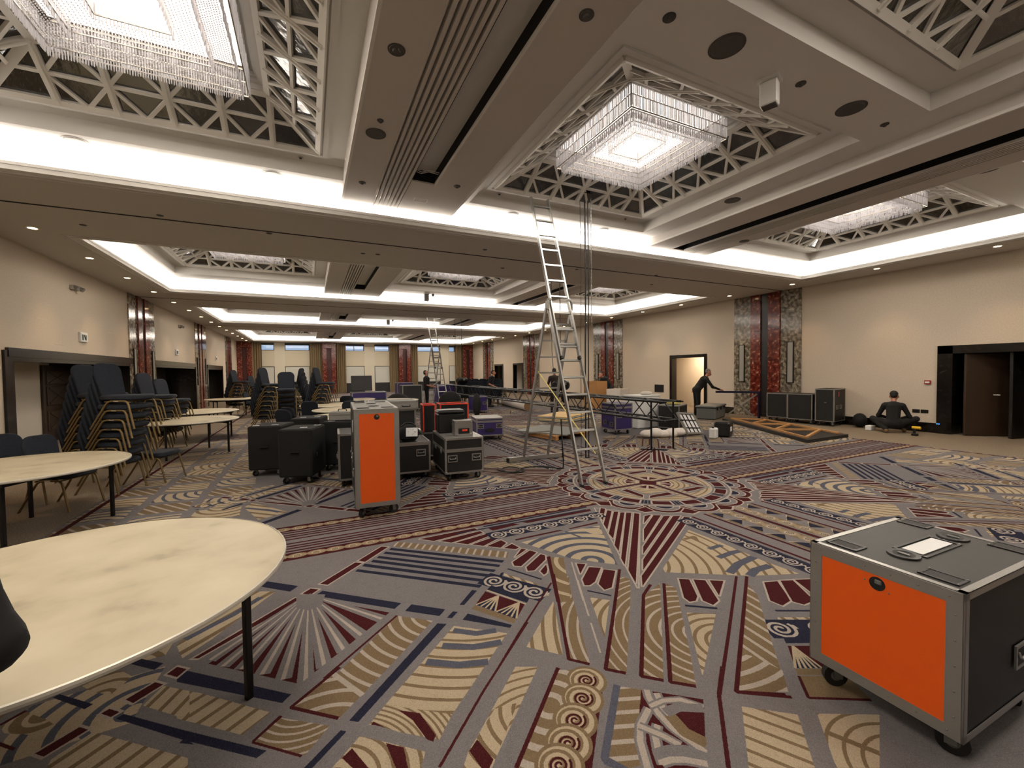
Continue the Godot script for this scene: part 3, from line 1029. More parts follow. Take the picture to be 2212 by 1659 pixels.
func build_floor() -> void:
	var t0 := Time.get_ticks_msec()
	for i in 2:
		var im := Image.create(int(CW * CPX), 2046, false, Image.FORMAT_RGBA8)
		im.fill(ccol["g"])
		cimg.append(im)
	# loose fields towards the edges of the pattern, where the photograph shows only hints of it
	var rng := RandomNumberGenerator.new()
	rng.seed = 5
	for k in 7:
		for j in 6:
			var x := 5.35 + (j % 3) * 0.62; var y := 0.62 + k * 0.55
			var q := "%d,%d %d,%d %d,%d %d,%d" % [x * 1000, y * 1000, x * 1000 + 540, y * 1000 + 60, x * 1000 + 520, y * 1000 + 470, x * 1000 + 30, y * 1000 + 430]
			if j < 3:
				if (k + j) % 3 == 0: cs("t", "w", q, x * 1000, y * 1000, 600, 800, 110, 30)
				else: ca("c", "t" if (k + j) % 2 else "s", q, x * 1000 + rng.randf_range(-300, 300), y * 1000 + rng.randf_range(-500, 900), 300, 120, 38)
	carpet_shapes()
	cfill(PackedVector2Array([Vector2(7.02, 0), Vector2(7.08, 0), Vector2(7.08, 4.4), Vector2(7.02, 4.4)]), ccol["m"])
	# tufts: a fine speckle woven over everything
	var tile := Image.create(512, 512, false, Image.FORMAT_RGBA8)
	var blot := FastNoiseLite.new()
	blot.seed = 9; blot.frequency = 0.02
	for y in 512:
		for x in 512:
			var r := rng.randf()
			var b := blot.get_noise_2d(x, y)
			if r < 0.5: tile.set_pixel(x, y, Color(0.03, 0.03, 0.04, 0.02 + 0.22 * r + 0.10 * maxf(0.0, b)))
			else: tile.set_pixel(x, y, Color(0.9, 0.86, 0.8, 0.02 + 0.16 * (1.0 - r)))
	for im in cimg:
		for ty in 4:
			for tx in 4: im.blend_rect(tile, Rect2i(0, 0, 512, 512), Vector2i(tx * 512, ty * 512))
	var mats := []
	for i in 2:
		var m := pbr("carpet", Color.WHITE, 0.95)
		m.albedo_texture = ImageTexture.create_from_image(cimg[i])
		m.texture_repeat = false
		m.metallic_specular = 0.15
		mats.append(m)
	# the pattern is mirrored about each medallion's axes
	var surf := [MB.new(), MB.new()]
	var cx := 4.55
	for zi in range(-5, 2):
		var z0 := -4.78 + zi * 8.8
		for sz in [-1.0, 1.0]:
			var za := z0; var zb: float = z0 + sz * 4.4
			var lo := maxf(minf(za, zb), FAR - 0.2); var hi := minf(maxf(za, zb), NEAR)
			if hi <= lo: continue
			var v0: float = (lo - z0) * sz / 4.4; var v1: float = (hi - z0) * sz / 4.4
			for sx in [-1.0, 1.0]:
				for i in 2:
					var ua := i * CW; var ub := minf((i + 1) * CW, 7.15)
					var uw := (ub - ua) / CW
					var xa: float = cx + sx * ua; var xb: float = cx + sx * ub
					var A := [xa, 0.0]; var B := [xb, uw]
					if xa > xb: A = [xb, uw]; B = [xa, 0.0]
					surf[i].quv(Vector3(A[0], 0, hi), Vector3(B[0], 0, hi), Vector3(B[0], 0, lo), Vector3(A[0], 0, lo), Vector2(A[1], v1), Vector2(B[1], v1), Vector2(B[1], v0), Vector2(A[1], v0))
	var am := ArrayMesh.new()
	for i in 2:
		var a := []
		a.resize(Mesh.ARRAY_MAX)
		a[Mesh.ARRAY_VERTEX] = surf[i].v; a[Mesh.ARRAY_NORMAL] = surf[i].n; a[Mesh.ARRAY_TEX_UV] = surf[i].t
		am.add_surface_from_arrays(Mesh.PRIMITIVE_TRIANGLES, a)
		am.surface_set_material(i, mats[i])
	var o := MeshInstance3D.new()
	o.name = "floor"
	o.mesh = am
	o.set_meta("kind", "structure")
	add_child(o)
	# plain border and the slab below
	var bt := pbr("carpet_border", Color.WHITE, 0.95)
	textured(bt, noise_tex(51, 0.09, [[0.0, Color(0.30, 0.26, 0.21)], [0.5, Color(0.45, 0.40, 0.33)], [1.0, Color(0.56, 0.51, 0.44)]], 256, 0.0, 4), 2.2)
	var bd := MB.new()
	bd.span(Vector3(cx + 7.15, -0.1, FAR), Vector3(WR + 5.2, 0, NEAR))
	bd.span(Vector3(WL - 1.4, -0.1, FAR), Vector3(cx - 7.15, 0, NEAR))
	bd.span(Vector3(cx - 7.15, -0.2, FAR), Vector3(cx + 7.15, -0.02, NEAR))
	struct("floor_border", bd, bt)

func carpet_shapes() -> void:
	cp("n", "3875,629 3011,1378 3047,1412 3901,669")
	cp("n", "3936,693 3077,1442 3108,1474 3965,730")
	cp("n", "4007,762 3150,1508 3183,1539 4035,797")
	cp("n", "4067,819 3218,1567 3251,1601 4094,858")
	cp("n", "4145,869 3285,1631 3317,1664 4173,909")
	cp("n", "4213,950 3351,1695 3385,1726 4238,984")
	cs("t", "w", "3790,515 2902,1234 2964,1349 3868,588", 3036, 1127, 523, 852, 74, 21)
	co("m", "3577,543 2973,522 2959,584 3460,658")
	co("m", "3409,689 2952,628 2943,690 3315,780")
	co("m", "3278,799 2923,734 2909,792 3184,894")
	co("m", "3148,916 2883,842 2866,900 3063,1001")
	co("m", "3031,1022 2852,950 2833,1039 2931,1117")
	co("m", "2901,1137 2794,1084 2769,1190 2817,1215")
	co("m", "2894,1362 2761,1227 2730,1264")
	co("m", "2959,1443 2707,1297 2673,1366 2929,1549 2977,1515")
	co("m", "2894,1584 2657,1416 2635,1456 2675,1533 2862,1669 2917,1650")
	co("m", "2825,1705 2719,1621 2756,1707 2793,1755 2828,1773")
	co("m", "2469,1725 2409,1772 2548,1894")
	co("m", "2413,1831 2332,1888 2522,2059 2593,2087 2629,2069 2590,1984")
	co("m", "2327,1921 2256,1987 2461,2192 2532,2193 2517,2100")
	co("m", "1889,2330 1825,2375 1976,2583 2035,2620 2086,2612 2079,2553")
	co("m", "1794,2391 1721,2442 1889,2695 1971,2717 1988,2644")
	co("m", "1690,2458 1602,2516 1823,2649")
	co("m", "1336,2676 1228,2713 1422,2931 1541,2945 1553,2865")
	co("m", "1197,2718 1104,2758 1248,2973 1306,3006 1393,3006 1423,2946")
	co("m", "1083,2761 958,2814 1172,2932")
	cp("m", "2617,1486 2602,1497 2881,2056 2895,2049")
	cl("n", 20, "3053,1537 2883,1831")
	cp("n", "3135,1580 3107,1578 3149,1637 3168,1620")
	cs("c", "t", "3113,1599 2945,1888 2970,1920 3134,1629", 3085, 1622, 41, 999, 66, 26)
	cl("n", 20, "3178,1626 2982,1929")
	csc("n", "w", 200, 200, "3239,1678 3031,1977")
	cp("n", "3287,1732 3109,2040 3152,2082 3343,1779")
	cl("c", 15, "3348,1783 3167,2096")
	cp("m", "3364,1796 3176,2095 3311,2230 3500,1936")
	cp("n", "3299,1898 3496,1938 3404,2079")
	cl("c", 14, "3299,1898 3496,1938")
	cl("c", 14, "3299,1898 3473,1974")
	cl("c", 14, "3299,1898 3450,2009")
	cl("c", 14, "3299,1898 3427,2044")
	cl("c", 14, "3299,1898 3404,2079")
	cp("n", "3203,2054 3398,2086 3309,2225")
	cl("c", 14, "3203,2054 3398,2086")
	cl("c", 14, "3203,2054 3376,2121")
	cl("c", 14, "3203,2054 3354,2156")
	cl("c", 14, "3203,2054 3331,2191")
	cl("c", 14, "3203,2054 3309,2225")
	cp("t", "3502,1944 3314,2230 3349,2269 3545,1972")
	cp("n", "3587,2017 3368,2276 3392,2300 3645,2071")
	cl("n", 20, "1649,2962 1430,3074")
	cs("c", "t", "1714,3017 1513,3119 1562,3147 1761,3053", 1690, 3030, 323, 946, 81, 28)
	csc("n", "w", 200, 200, "1822,3105 1583,3226")
	cp("n", "1896,3167 1674,3274 1738,3308 1940,3211")
	cp("m", "1954,3230 1746,3335 1954,3444 2112,3368")
	cp("n", "1927,3244 2112,3368 1978,3435")
	cl("c", 14, "1927,3244 2112,3368")
	cl("c", 14, "1927,3244 2085,3381")
	cl("c", 14, "1927,3244 2059,3395")
	cl("c", 14, "1927,3244 2032,3408")
	cl("c", 14, "1927,3244 2005,3422")
	cl("c", 14, "1927,3244 1978,3435")
	cp("t", "2116,3370 1951,3452 2005,3480 2155,3405")
	ca("t", "c", "2158,3413 1925,3530 2002,3676 2273,3529", 6820604101768800, 7624322297825600, 10229903753902278, 52, 16)
	cl("m", 16, "2158,3413 2275,3528 2007,3678")
	cp("n", "4498,1207 3980,1667 4039,1723 4552,1262")
	cp("n", "3917,1718 3714,1894 3774,1956 3976,1784")
	cp("n", "3674,1944 3643,1965 3704,2020 3733,1999")
	cp("n", "3450,1731 3418,1757 3574,1902 3603,1884")
	cp("n", "3810,2033 3756,2067 4376,2645 4416,2616")
	cp("n", "4456,2657 4433,2678 4584,2813 4616,2797")
	co("m", "3953,552 3901,596 4140,830 4190,776")
	co("m", "4220,803 4165,845 4459,1124 4513,1079")
	co("m", "4582,1127 4526,1171 4586,1234 4639,1182")
	cp("n", "5113,649 4672,1037 4728,1105 5157,715")
	co("m", "4687,1228 4642,1274 5192,1727 5220,1713")
	cp("m", "4642,1297 4484,1377 4080,1753 4639,2235 5127,1810")
	cp("g", "4609,1224 4587,1207 4062,1834 4133,1889")
	cp("w", "4599,1217 4596,1214 4088,1854 4107,1868")
	cp("g", "4610,1221 4585,1210 4240,1928 4323,1964")
	cp("w", "4599,1216 4596,1214 4271,1941 4293,1951")
	cp("g", "4611,1219 4584,1212 4355,2036 4442,2057")
	cp("w", "4600,1216 4596,1215 4387,2043 4410,2049")
	cp("g", "4612,1217 4584,1214 4467,2142 4557,2150")
	cp("w", "4600,1215 4596,1215 4500,2145 4524,2147")
	cp("g", "4612,1215 4584,1215 4565,2244 4655,2243")
	cp("w", "4600,1215 4596,1215 4598,2244 4622,2244")
	cp("g", "4611,1213 4584,1217 4679,2162 4768,2150")
	cp("w", "4600,1215 4596,1216 4712,2158 4736,2154")
	cp("g", "4611,1211 4584,1219 4791,2069 4878,2044")
	cp("w", "4600,1215 4596,1216 4823,2060 4846,2053")
	cp("g", "4610,1209 4585,1221 4904,1974 4986,1936")
	cp("w", "4599,1214 4596,1216 4934,1960 4956,1950")
	cp("g", "4609,1207 4586,1223 5011,1902 5085,1851")
	cp("w", "4599,1214 4596,1216 5038,1883 5058,1870")
	cp("g", "4608,1206 4587,1225 5093,1806 5158,1744")
	cp("w", "4599,1214 4596,1217 5117,1783 5134,1767")
	cp("g", "4684,1171 4481,1275 4511,1440 4597,1460 4674,1389")
	cp("g", "4639,2236 4056,1734 4051,1818 4599,2285")
	ca("c", "t", "5346,1514 5129,896 4829,1049 5158,1544 5279,1683", -7962, 15331, 19192, 117, 41)
	cl("s", 50, "4924,1096 5077,1277 5183,1358 5311,1467")
	cp("n", "5261,1829 5220,1830 4679,2297 4718,2343 5256,1907")
	cp("m", "5282,1792 5224,1811 5241,1826")
	cs("c", "t", "5223,1995 5120,2064 4767,2386 4877,2478 5185,2217", 4962, 2210, 791, 611, 88, 25)
	cp("n", "5598,1555 5564,1522 5369,1684 5398,1731")
	co("m", "5322,1808 5286,1760 5231,1808 5263,1863")
	co("m", "5462,1946 5362,1857 5316,1898 5416,1993")
	co("m", "5537,2009 5513,1987 5457,2038 5484,2058")
	co("m", "5708,2172 5596,2069 5551,2108 5664,2210")
	cp("n", "5819,1751 5797,1736 5602,1909 5627,1933")
	cp("n", "5894,1690 5860,1676 5845,1692 5867,1715")
	cp("n", "5457,2083 5432,2064 5106,2343 5092,2412")
	cp("n", "5114,2335 4765,2625 4802,2647 5099,2404")
	cp("n", "5070,2438 5117,2372 5133,2398")
	ca("c", "t", "5740,1686 5725,1625 5571,1650 5492,1742 5547,1864 5639,1801", 5589, 1865, 212, 79, 24)
	cs("c", "t", "5313,1912 5173,2023 5124,2259 5365,2038", 5218, 1989, 406, 914, 84, 24)
	cs("c", "t", "5523,2135 5077,2510 5057,2603 5617,2325 5626,2244", 5350, 2301, 707, 708, 97, 27)
	ca("t", "c", "5946,1896 5897,1813 5758,1943 5706,2007 5792,2019 5905,1954", 5788, 1883, 136, 64, 22)
	cl("m", 20, "5955,1878 5893,1810")
	cp("m", "5892,2013 5805,2091 5807,2106 5877,2046")
	ca("t", "w", "4039,1817 3831,1990 4337,2470 4473,2265", 3698, 1891, 329, 78, 22)
	ca("t", "w", "4480,2215 4338,2468 4459,2580 4676,2396", 4559, 2755, 387, 97, 27)
	cl("w", 30, "4472,2228 4338,2475")
	cl("m", 16, "4038,1814 4518,2249")
	cl("m", 20, "4432,2193 4676,2396 4462,2578")
	cl("m", 20, "4718,2434 4824,2543 4620,2723")
	ca("t", "w", "4717,2447 4502,2608 4609,2729 4820,2545", 4590, 2355, 194, 41, 12)
	ca("c", "t", "3719,2111 3434,2343 3951,2806 4241,2595", 3373, 1593, 1173, 80, 21)
	cl("s", 50, "3738,2155 3615,2255 3485,2283")
	cl("s", 55, "3847,2273 3679,2373 3504,2407")
	cl("s", 55, "3973,2372 3810,2484 3647,2536")
	ca("c", "t", "4241,2595 3951,2806 4050,2919 4337,2690", 4529, 2946, 447, 27, 11)
	cp("m", "4186,2661 4095,2726 4057,2888 4078,2916 4101,2890 4136,2753")
	cp("m", "4309,2676 4244,2765 4325,2693")
	ca("c", "t", "4377,2732 4122,2950 4161,3024 4507,2851", 4523, 2942, 261, 58, 17)
	cp("m", "4275,2825 4207,2885 4208,3000 4255,2977")
	cp("m", "4461,2817 4417,2785 4359,2925 4419,2895")
	cp("g", "4435,2626 4304,2701 4046,2948 4122,2951 4367,2739 4433,2665")
	cl("m", 14, "3259,2296 3756,2734 4087,3051")
	cl("m", 14, "2842,1914 3369,2380 3597,2593")
	ca("c", "t", "2972,2155 2989,2207 3225,2684 3387,2520", 1604, 3245, 1728, 79, 24)
	ca("t", "w", "2749,1843 2659,1890 2745,2036 3127,2818 3208,2733", 2208, 3014, 1008, 70, 17)
	ca("t", "w", "2863,2035 2766,2084 2851,2226 2952,2243", 1582, 4626, 2849, 86, 26)
	ca("t", "c", "2607,1507 2508,1574 2715,1960 2861,2222 2937,2183", 2352, 1749, 294, 154, 39)
	cl("m", 22, "2750,1798 3214,2730 3130,2819")
	cl("w", 12, "2628,1971 2849,2425")
	cl("w", 12, "2884,2498 3014,2768")
	cl("w", 12, "2493,1681 2769,2247")
	cl("n", 18, "2658,2144 2541,2284")
	ca("c", "t", "2698,2232 2592,2331 2905,2668", 2459, 2782, 453, 76, 27)
	ca("t", "w", "2292,2078 2242,2147 2359,2292 2989,2972 3067,2896", 2289, 2955, 601, 61, 13)
	cl("m", 24, "2207,1984 3073,2893 2992,2970")
	ca("t", "w", "2311,2392 2080,2314 2320,2565 2845,3104 2929,3027", 2314, 2926, 345, 76, 19)
	cl("m", 24, "2159,2295 2319,2388 2932,3026 2846,3105")
	ca("t", "w", "2039,2335 2022,2425 2538,3013 2722,3213 2822,3130", 2320, 2923, 186, 69, 17)
	cl("m", 24, "2052,2329 2822,3130 2724,3214")
	cl("n", 24, "2156,2631 1983,2761")
	ca("c", "t", "2216,2699 2048,2800 2634,3180", 2248, 3062, 203, 66, 23)
	cl("m", 20, "1443,2513 2166,2988 2661,3308")
	cs("t", "w", "1469,2627 1564,2773 2202,3341 2194,3346 2560,3340", 1816, 2854, 73, 997, 90, 25)
	ca("t", "w", "2273,3147 2237,3188 2194,3346 2326,3457 2564,3343", 2298, 2529, 743, 88, 31)
	cl("m", 24, "1368,2551 2568,3336 2357,3464")
	cl("m", 20, "2552,3350 2347,3487")
	ca("c", "t", "3523,2645 3407,2703 3889,3155 3998,3101 3944,3035", 3604, 3298, 559, 56, 15)
	ca("c", "t", "3750,2869 3629,2886 3886,3156 3998,3101 3948,3033", 3540, 2978, 274, 66, 20)
	cp("m", "3944,3035 3892,2995 3864,3122 3897,3151 3926,3137")
	cl("m", 24, "3308,2763 3792,3203")
	ca("t", "w", "3312,2780 3246,2814 3387,2984 3687,3255 3784,3207", 3488, 2974, 71, 92, 37)
	cp("m", "3160,2933 3133,2956 3503,3347 3679,3260 3510,3116 3408,3036 3289,2940")
	cspi("c", "t", "m", 3221, 2916, 110)
	cspi("c", "t", "m", 3314, 3012, 110)
	cspi("c", "t", "m", 3427, 3108, 110)
	cspi("c", "t", "m", 3526, 3200, 110)
	cspi("c", "t", "m", 3619, 3273, 110)
	cl("s", 50, "3090,3022 3424,3341 3364,3427")
	cs("t", "w", "3085,3034 3002,3101 3070,3220 3159,3249 3252,3336 3301,3431 3362,3417 3406,3338", 3155, 3100, -929, 370, 81, 24)
	cp("m", "3002,3101 2764,3295 3067,3564 3299,3448 3203,3296")
	cl("g", 54, "3055,3213 3168,3273 3226,3336 3291,3453")
	cl("w", 30, "3055,3213 3168,3273 3226,3336 3291,3453")
	cl("g", 54, "3089,3305 3147,3350 3196,3420 3221,3470")
	cl("w", 30, "3089,3305 3147,3350 3196,3420 3221,3470")
	cl("g", 54, "2976,3114 3004,3159 3036,3260 3042,3349 3006,3514")
	cl("w", 30, "2976,3114 3004,3159 3036,3260 3042,3349 3006,3514")
	cl("g", 54, "2947,3154 2992,3244 2993,3289")
	cl("w", 30, "2947,3154 2992,3244 2993,3289")
	cl("t", 60, "2993,3289 3006,3394 2964,3480")
	cl("g", 50, "3172,3270 3111,3362 3079,3435")
	cl("w", 28, "3172,3270 3111,3362 3079,3435")
	cl("g", 45, "3040,3205 2955,3208 2869,3243 2805,3330")
	cl("w", 25, "3040,3205 2955,3208 2869,3243 2805,3330")
	cl("g", 50, "3217,3415 3140,3429 3071,3464 3024,3529")
	cl("g", 54, "3222,3459 3168,3468 3117,3494 3046,3552")
	cl("w", 30, "3222,3459 3168,3468 3117,3494 3046,3552")
	cl("g", 55, "3002,3269 2918,3273 2811,3335")
	cp("g", "2754,3284 2614,3370 2914,3640 3060,3567")
	cl("m", 20, "2469,3175 2662,3305 2984,3605")
	cs("c", "t", "2631,3412 2434,3567 2656,3766 2906,3642", 2719, 3491, -527, 850, 72, 18)
	ca("c", "t", "2343,3605 2079,3744 2413,3887 2575,3806", 2294, 4025, 295, 65, 16)
	cl("t", 30, "2416,3693 2331,3852")
	co("g", "1417,585 1066,980 2280,2285")
	co("m", "1353,618 1323,665 1599,976 1546,841")
	co("m", "1334,720 1305,766 1735,1225 1662,1070")
	co("m", "1298,799 1252,823 1831,1438 1785,1312")
	co("m", "1247,856 1204,878 1974,1693 1922,1571")
	co("m", "1196,900 1143,928 2113,1940 2056,1824")
	co("m", "1119,952 1084,999 2248,2225 2149,2027")
	co("m", "1083,1085 980,1083 1256,1258")
	co("m", "976,1113 901,1152 1609,1635 1378,1388")
	co("m", "890,1186 816,1214 1816,1846 1702,1724")
	co("m", "794,1236 713,1268 2038,2084 1901,1937")
	co("m", "703,1312 663,1360 2232,2284 2121,2156")
	ca("c", "s", "2694,1092 2166,1069 1997,1065 1732,1084 2169,1911 2458,1617", 2315, 1747, 224, 144, 55)
	cl("s", 30, "2155,1052 2093,1281 1906,1441")
	cp("c", "1997,1065 1772,1135 1851,1300 1931,1258")
	ca("c", "t", "1904,2197 1871,2140 980,1619 962,1991 981,2443 946,2717 1329,2562", 2141, 1816, 579, 108, 27)
	cl("s", 50, "1191,2044 1088,2042 1010,2044")
	cl("s", 60, "1274,2211 1069,2197 982,2207")
	cl("s", 70, "1442,2448 1235,2376 978,2347")
	cl("s", 70, "1340,2556 1202,2513 1017,2519")
	cl("t", 40, "1219,1777 1069,1772 1134,1862")
	cp("n", "2882,507 1479,489 1494,525 2862,542")
	cp("m", "2843,600 2559,576 2476,645 2825,679")
	cp("m", "2438,588 1495,587 1521,652 2396,651")
	cp("m", "2720,997 2206,989 2153,1021 2720,1030")
	cp("m", "2075,1001 1685,983 1705,1023 2073,1025")
	csc("n", "w", 190, 210, "2822,808 1585,809")
	cl("m", 30, "2624,1498 2942,2180")
	cp("m", "1300,445 7150,445 7150,485 1300,485")
	csc("m", "t", 105, 165, "1250,392 7150,392")
	cp("m", "1300,309 7150,309 7150,341 1300,341")
	cp("m", "1300,249 7150,249 7150,281 1300,281")
	cp("m", "1300,179 7150,179 7150,211 1300,211")
	cp("m", "1300,119 7150,119 7150,151 1300,151")
	cp("m", "1300,45 7150,45 7150,75 1300,75")
	cp("m", "1300,-445 7150,-445 7150,-485 1300,-485")
	csc("m", "t", 105, 165, "1250,-392 7150,-392")
	cp("m", "1300,-309 7150,-309 7150,-341 1300,-341")
	cp("m", "1300,-249 7150,-249 7150,-281 1300,-281")
	cp("m", "1300,-179 7150,-179 7150,-211 1300,-211")
	cp("m", "1300,-119 7150,-119 7150,-151 1300,-151")
	cp("m", "1300,-45 7150,-45 7150,-75 1300,-75")
	cp("n", "1550,570 3200,570 3200,595 1550,595")
	csc("n", "w", 160, 190, "780,1450 780,4400")
	cp("m", "602,1350 638,1350 638,4400 602,4400")
	cp("m", "402,1350 438,1350 438,4400 402,4400")
	cp("m", "0,1350 30,1350 30,4400 0,4400")
	cp("n", "682,1350 698,1350 698,4400 682,4400")
	cp("n", "862,1350 878,1350 878,4400 862,4400")
	csc("t", "c", 140, 190, "130,1400 130,4400")
	cp("t", "380,1350 380,1550 200,1450")
	cp("n", "340,1360 340,1540 220,1450")
	cp("c", "370,1335 370,1355 210,1440 210,1450")
	cp("t", "380,1585 380,1785 200,1685")
	cp("n", "340,1595 340,1775 220,1685")
	cp("c", "370,1570 370,1590 210,1675 210,1685")
	cp("t", "380,1820 380,2020 200,1920")
	cp("n", "340,1830 340,2010 220,1920")
	cp("c", "370,1805 370,1825 210,1910 210,1920")
	cp("t", "380,2055 380,2255 200,2155")
	cp("n", "340,2065 340,2245 220,2155")
	cp("c", "370,2040 370,2060 210,2145 210,2155")
	cp("t", "380,2290 380,2490 200,2390")
	cp("n", "340,2300 340,2480 220,2390")
	cp("c", "370,2275 370,2295 210,2380 210,2390")
	cp("t", "380,2525 380,2725 200,2625")
	cp("n", "340,2535 340,2715 220,2625")
	cp("c", "370,2510 370,2530 210,2615 210,2625")
	cp("t", "380,2760 380,2960 200,2860")
	cp("n", "340,2770 340,2950 220,2860")
	cp("c", "370,2745 370,2765 210,2850 210,2860")
	cp("t", "380,2995 380,3195 200,3095")
	cp("n", "340,3005 340,3185 220,3095")
	cp("c", "370,2980 370,3000 210,3085 210,3095")
	cp("t", "380,3230 380,3430 200,3330")
	cp("n", "340,3240 340,3420 220,3330")
	cp("c", "370,3215 370,3235 210,3320 210,3330")
	cp("t", "380,3465 380,3665 200,3565")
	cp("n", "340,3475 340,3655 220,3565")
	cp("c", "370,3450 370,3470 210,3555 210,3565")
	cp("t", "380,3700 380,3900 200,3800")
	cp("n", "340,3710 340,3890 220,3800")
	cp("c", "370,3685 370,3705 210,3790 210,3800")
	cp("t", "380,3935 380,4135 200,4035")
	cp("n", "340,3945 340,4125 220,4035")
	cp("c", "370,3920 370,3940 210,4025 210,4035")
	cp("t", "380,4170 380,4370 200,4270")
	cp("n", "340,4180 340,4360 220,4270")
	cp("c", "370,4155 370,4175 210,4260 210,4270")
	cmed()

# ---------------------------------------------------------------- chandeliers
func ring_rods(h: float, y0: float, y1: float, step: float, w: float, rng: RandomNumberGenerator) -> MB:   # crystal rods along a square
	var m := MB.new()
	var k := int(2.0 * h / step)
	for s in 4:
		var b := Basis(Vector3.UP, s * PI / 2)
		for i in k:
			var x := -h + (i + 0.5) * 2.0 * h / k
			var d := rng.randf_range(-0.006, 0.006)
			var c := b * Vector3(x, 0, h + d)
			var t := Basis(Vector3.UP, s * PI / 2 + PI / 4 + rng.randf_range(-0.4, 0.4))
			var a := c + Vector3(0, y1 - rng.randf() * 0.01, 0)
			var e := c + Vector3(0, y0 + rng.randf() * 0.012, 0)
			var p := []
			for j in 4: p.append(t * (Vector3.RIGHT.rotated(Vector3.UP, j * PI / 2) * w * 0.5))
			for j in 4:
				var j2 := (j + 1) % 4
				m.quad(e + p[j], e + p[j2], a + p[j2], a + p[j])
				m.tri(e + p[j2], e + p[j], e - Vector3(0, w * 0.8, 0))
	return m

func bead(m: MB, c: Vector3, r: float) -> void:
	var u := c + Vector3(0, r, 0); var d := c - Vector3(0, r, 0)
	var q := [c + Vector3(r, 0, 0), c + Vector3(0, 0, -r), c + Vector3(-r, 0, 0), c + Vector3(0, 0, r)]
	for j in 4:
		var j2 := (j + 1) % 4
		m.tri(q[j], q[j2], u); m.tri(q[j2], q[j], d)

func square_ring(h: float, y: float, w: float) -> MB:
	return frame_mesh(-h + w * 0.5, h - w * 0.5, -h + w * 0.5, h - w * 0.5, w, y - w * 0.5, y + w * 0.5)

func build_chandeliers() -> void:
	var rng := RandomNumberGenerator.new()
	rng.seed = 77
	var proto: Node3D = null
	var names := [["near the left wall, upper left of the photo", "in the middle of the closest bay, above the ladder", "by the right wall, half hidden by the slatted strip"], ["over the left tables in the second bay", "in the middle of the second bay", "by the right wall in the second bay"], ["at the left of the third bay", "in the middle of the third bay", "at the right of the third bay"], ["at the left of the farthest bay", "in the middle of the farthest bay", "at the right of the farthest bay"]]
	for k in 4:
		for ri in ROWS[k].size():
			var r: float = ROWS[k][ri]
			for ci in 3:
				var lab: String = "square crystal chandelier " + names[k][ci]
				if ri == 1: lab = "square crystal chandelier " + (["overhead at the left, behind the closest one", "overhead, at the top right corner of the photo", "overhead at the far right, beside the camera"] if k == 0 else ["at the left by the window wall", "in the middle by the window wall", "at the right by the window wall"])[ci]
				var at := Vector3(COLS[ci], 5.36, r)
				if proto == null:
					proto = make_chandelier(lab, at, rng)
				else:
					dup(proto, lab, at, 0.0, "crystal chandeliers")
				area_light("chandelier_light", Vector3(COLS[ci], 4.9, r), Vector3.DOWN, Vector2(1.6, 1.6), CHAND_E, Color(1.0, 0.95, 0.885), Vector3.FORWARD)

const CHAND_E := 9.0
func make_chandelier(lab: String, at: Vector3, rng: RandomNumberGenerator) -> Node3D:
	var t := thing("chandelier", lab, "chandelier", at, 0.0, "crystal chandeliers")
	shape("ceiling_plate", MB.new().cbox(Vector3(0, -0.012, 0), Vector3(1.8, 0.022, 1.8), 0.008), M.chrome, t)
	shape("lamp_panel", MB.new().box(Vector3(0, -0.035, 0), Vector3(1.66, 0.02, 1.66)), M.chandelier_lamp, t)
	var fr := MB.new()
	fr.add(square_ring(0.885, -0.05, 0.022))
	fr.add(square_ring(0.885, -0.19, 0.010))
	fr.add(square_ring(0.885, -0.355, 0.012))
	fr.add(square_ring(0.825, -0.335, 0.012))
	fr.add(square_ring(0.58, -0.29, 0.012))
	fr.add(square_ring(0.30, -0.24, 0.012))
	for x in [-0.3, 0.3]:
		for z in [-0.3, 0.3]: fr.cyl(Vector3(x, -0.03, z), Vector3(x, -0.24, z), 0.005, -1, 5)
	for x in [-0.885, 0.885]:
		for z in [-0.885, 0.885]: fr.cyl(Vector3(x, -0.03, z), Vector3(x, -0.355, z), 0.006, -1, 5)
	for x in [-0.58, 0.58]:
		for z in [-0.58, 0.58]: fr.cyl(Vector3(x, -0.03, z), Vector3(x, -0.29, z), 0.005, -1, 5)
	shape("frame", fr, M.chrome, t)
	stuff(shape("crystal_curtain", ring_rods(0.89, -0.345, -0.19, 0.024, 0.013, rng).add2(ring_rods(0.89, -0.185, -0.05, 0.024, 0.013, rng)), M.crystal, t))
	stuff(shape("crystal_fringe", ring_rods(0.83, -0.44, -0.335, 0.022, 0.013, rng), M.crystal, t))
	stuff(shape("inner_curtain", ring_rods(0.585, -0.36, -0.16, 0.026, 0.013, rng).add2(ring_rods(0.305, -0.30, -0.12, 0.026, 0.012, rng)), M.crystal, t))
	var st := MB.new()     # strings of beads, swagged between the rings
	for s in 4:
		var b := Basis(Vector3.UP, s * PI / 2)
		for i in 9:
			var f := (i + 0.5) / 9.0
			var h := lerpf(0.80, 0.60, f)
			var y := lerpf(-0.345, -0.30, f)
			var k := int(2.0 * h / 0.028)
			for j in k:
				var x := -h + (j + 0.5) * 2.0 * h / k
				bead(st, b * Vector3(x, y - 0.012 * absf(sin(x * 9.0)), h), 0.009)
		for i in 7:
			var f := (i + 0.5) / 7.0
			var h := lerpf(0.55, 0.33, f)
			var k := int(2.0 * h / 0.032)
			for j in k:
				var x := -h + (j + 0.5) * 2.0 * h / k
				bead(st, b * Vector3(x, lerpf(-0.295, -0.25, f) - 0.01 * absf(sin(x * 11.0)), h), 0.009)
	stuff(shape("bead_strings", st, M.crystal, t))
	return t

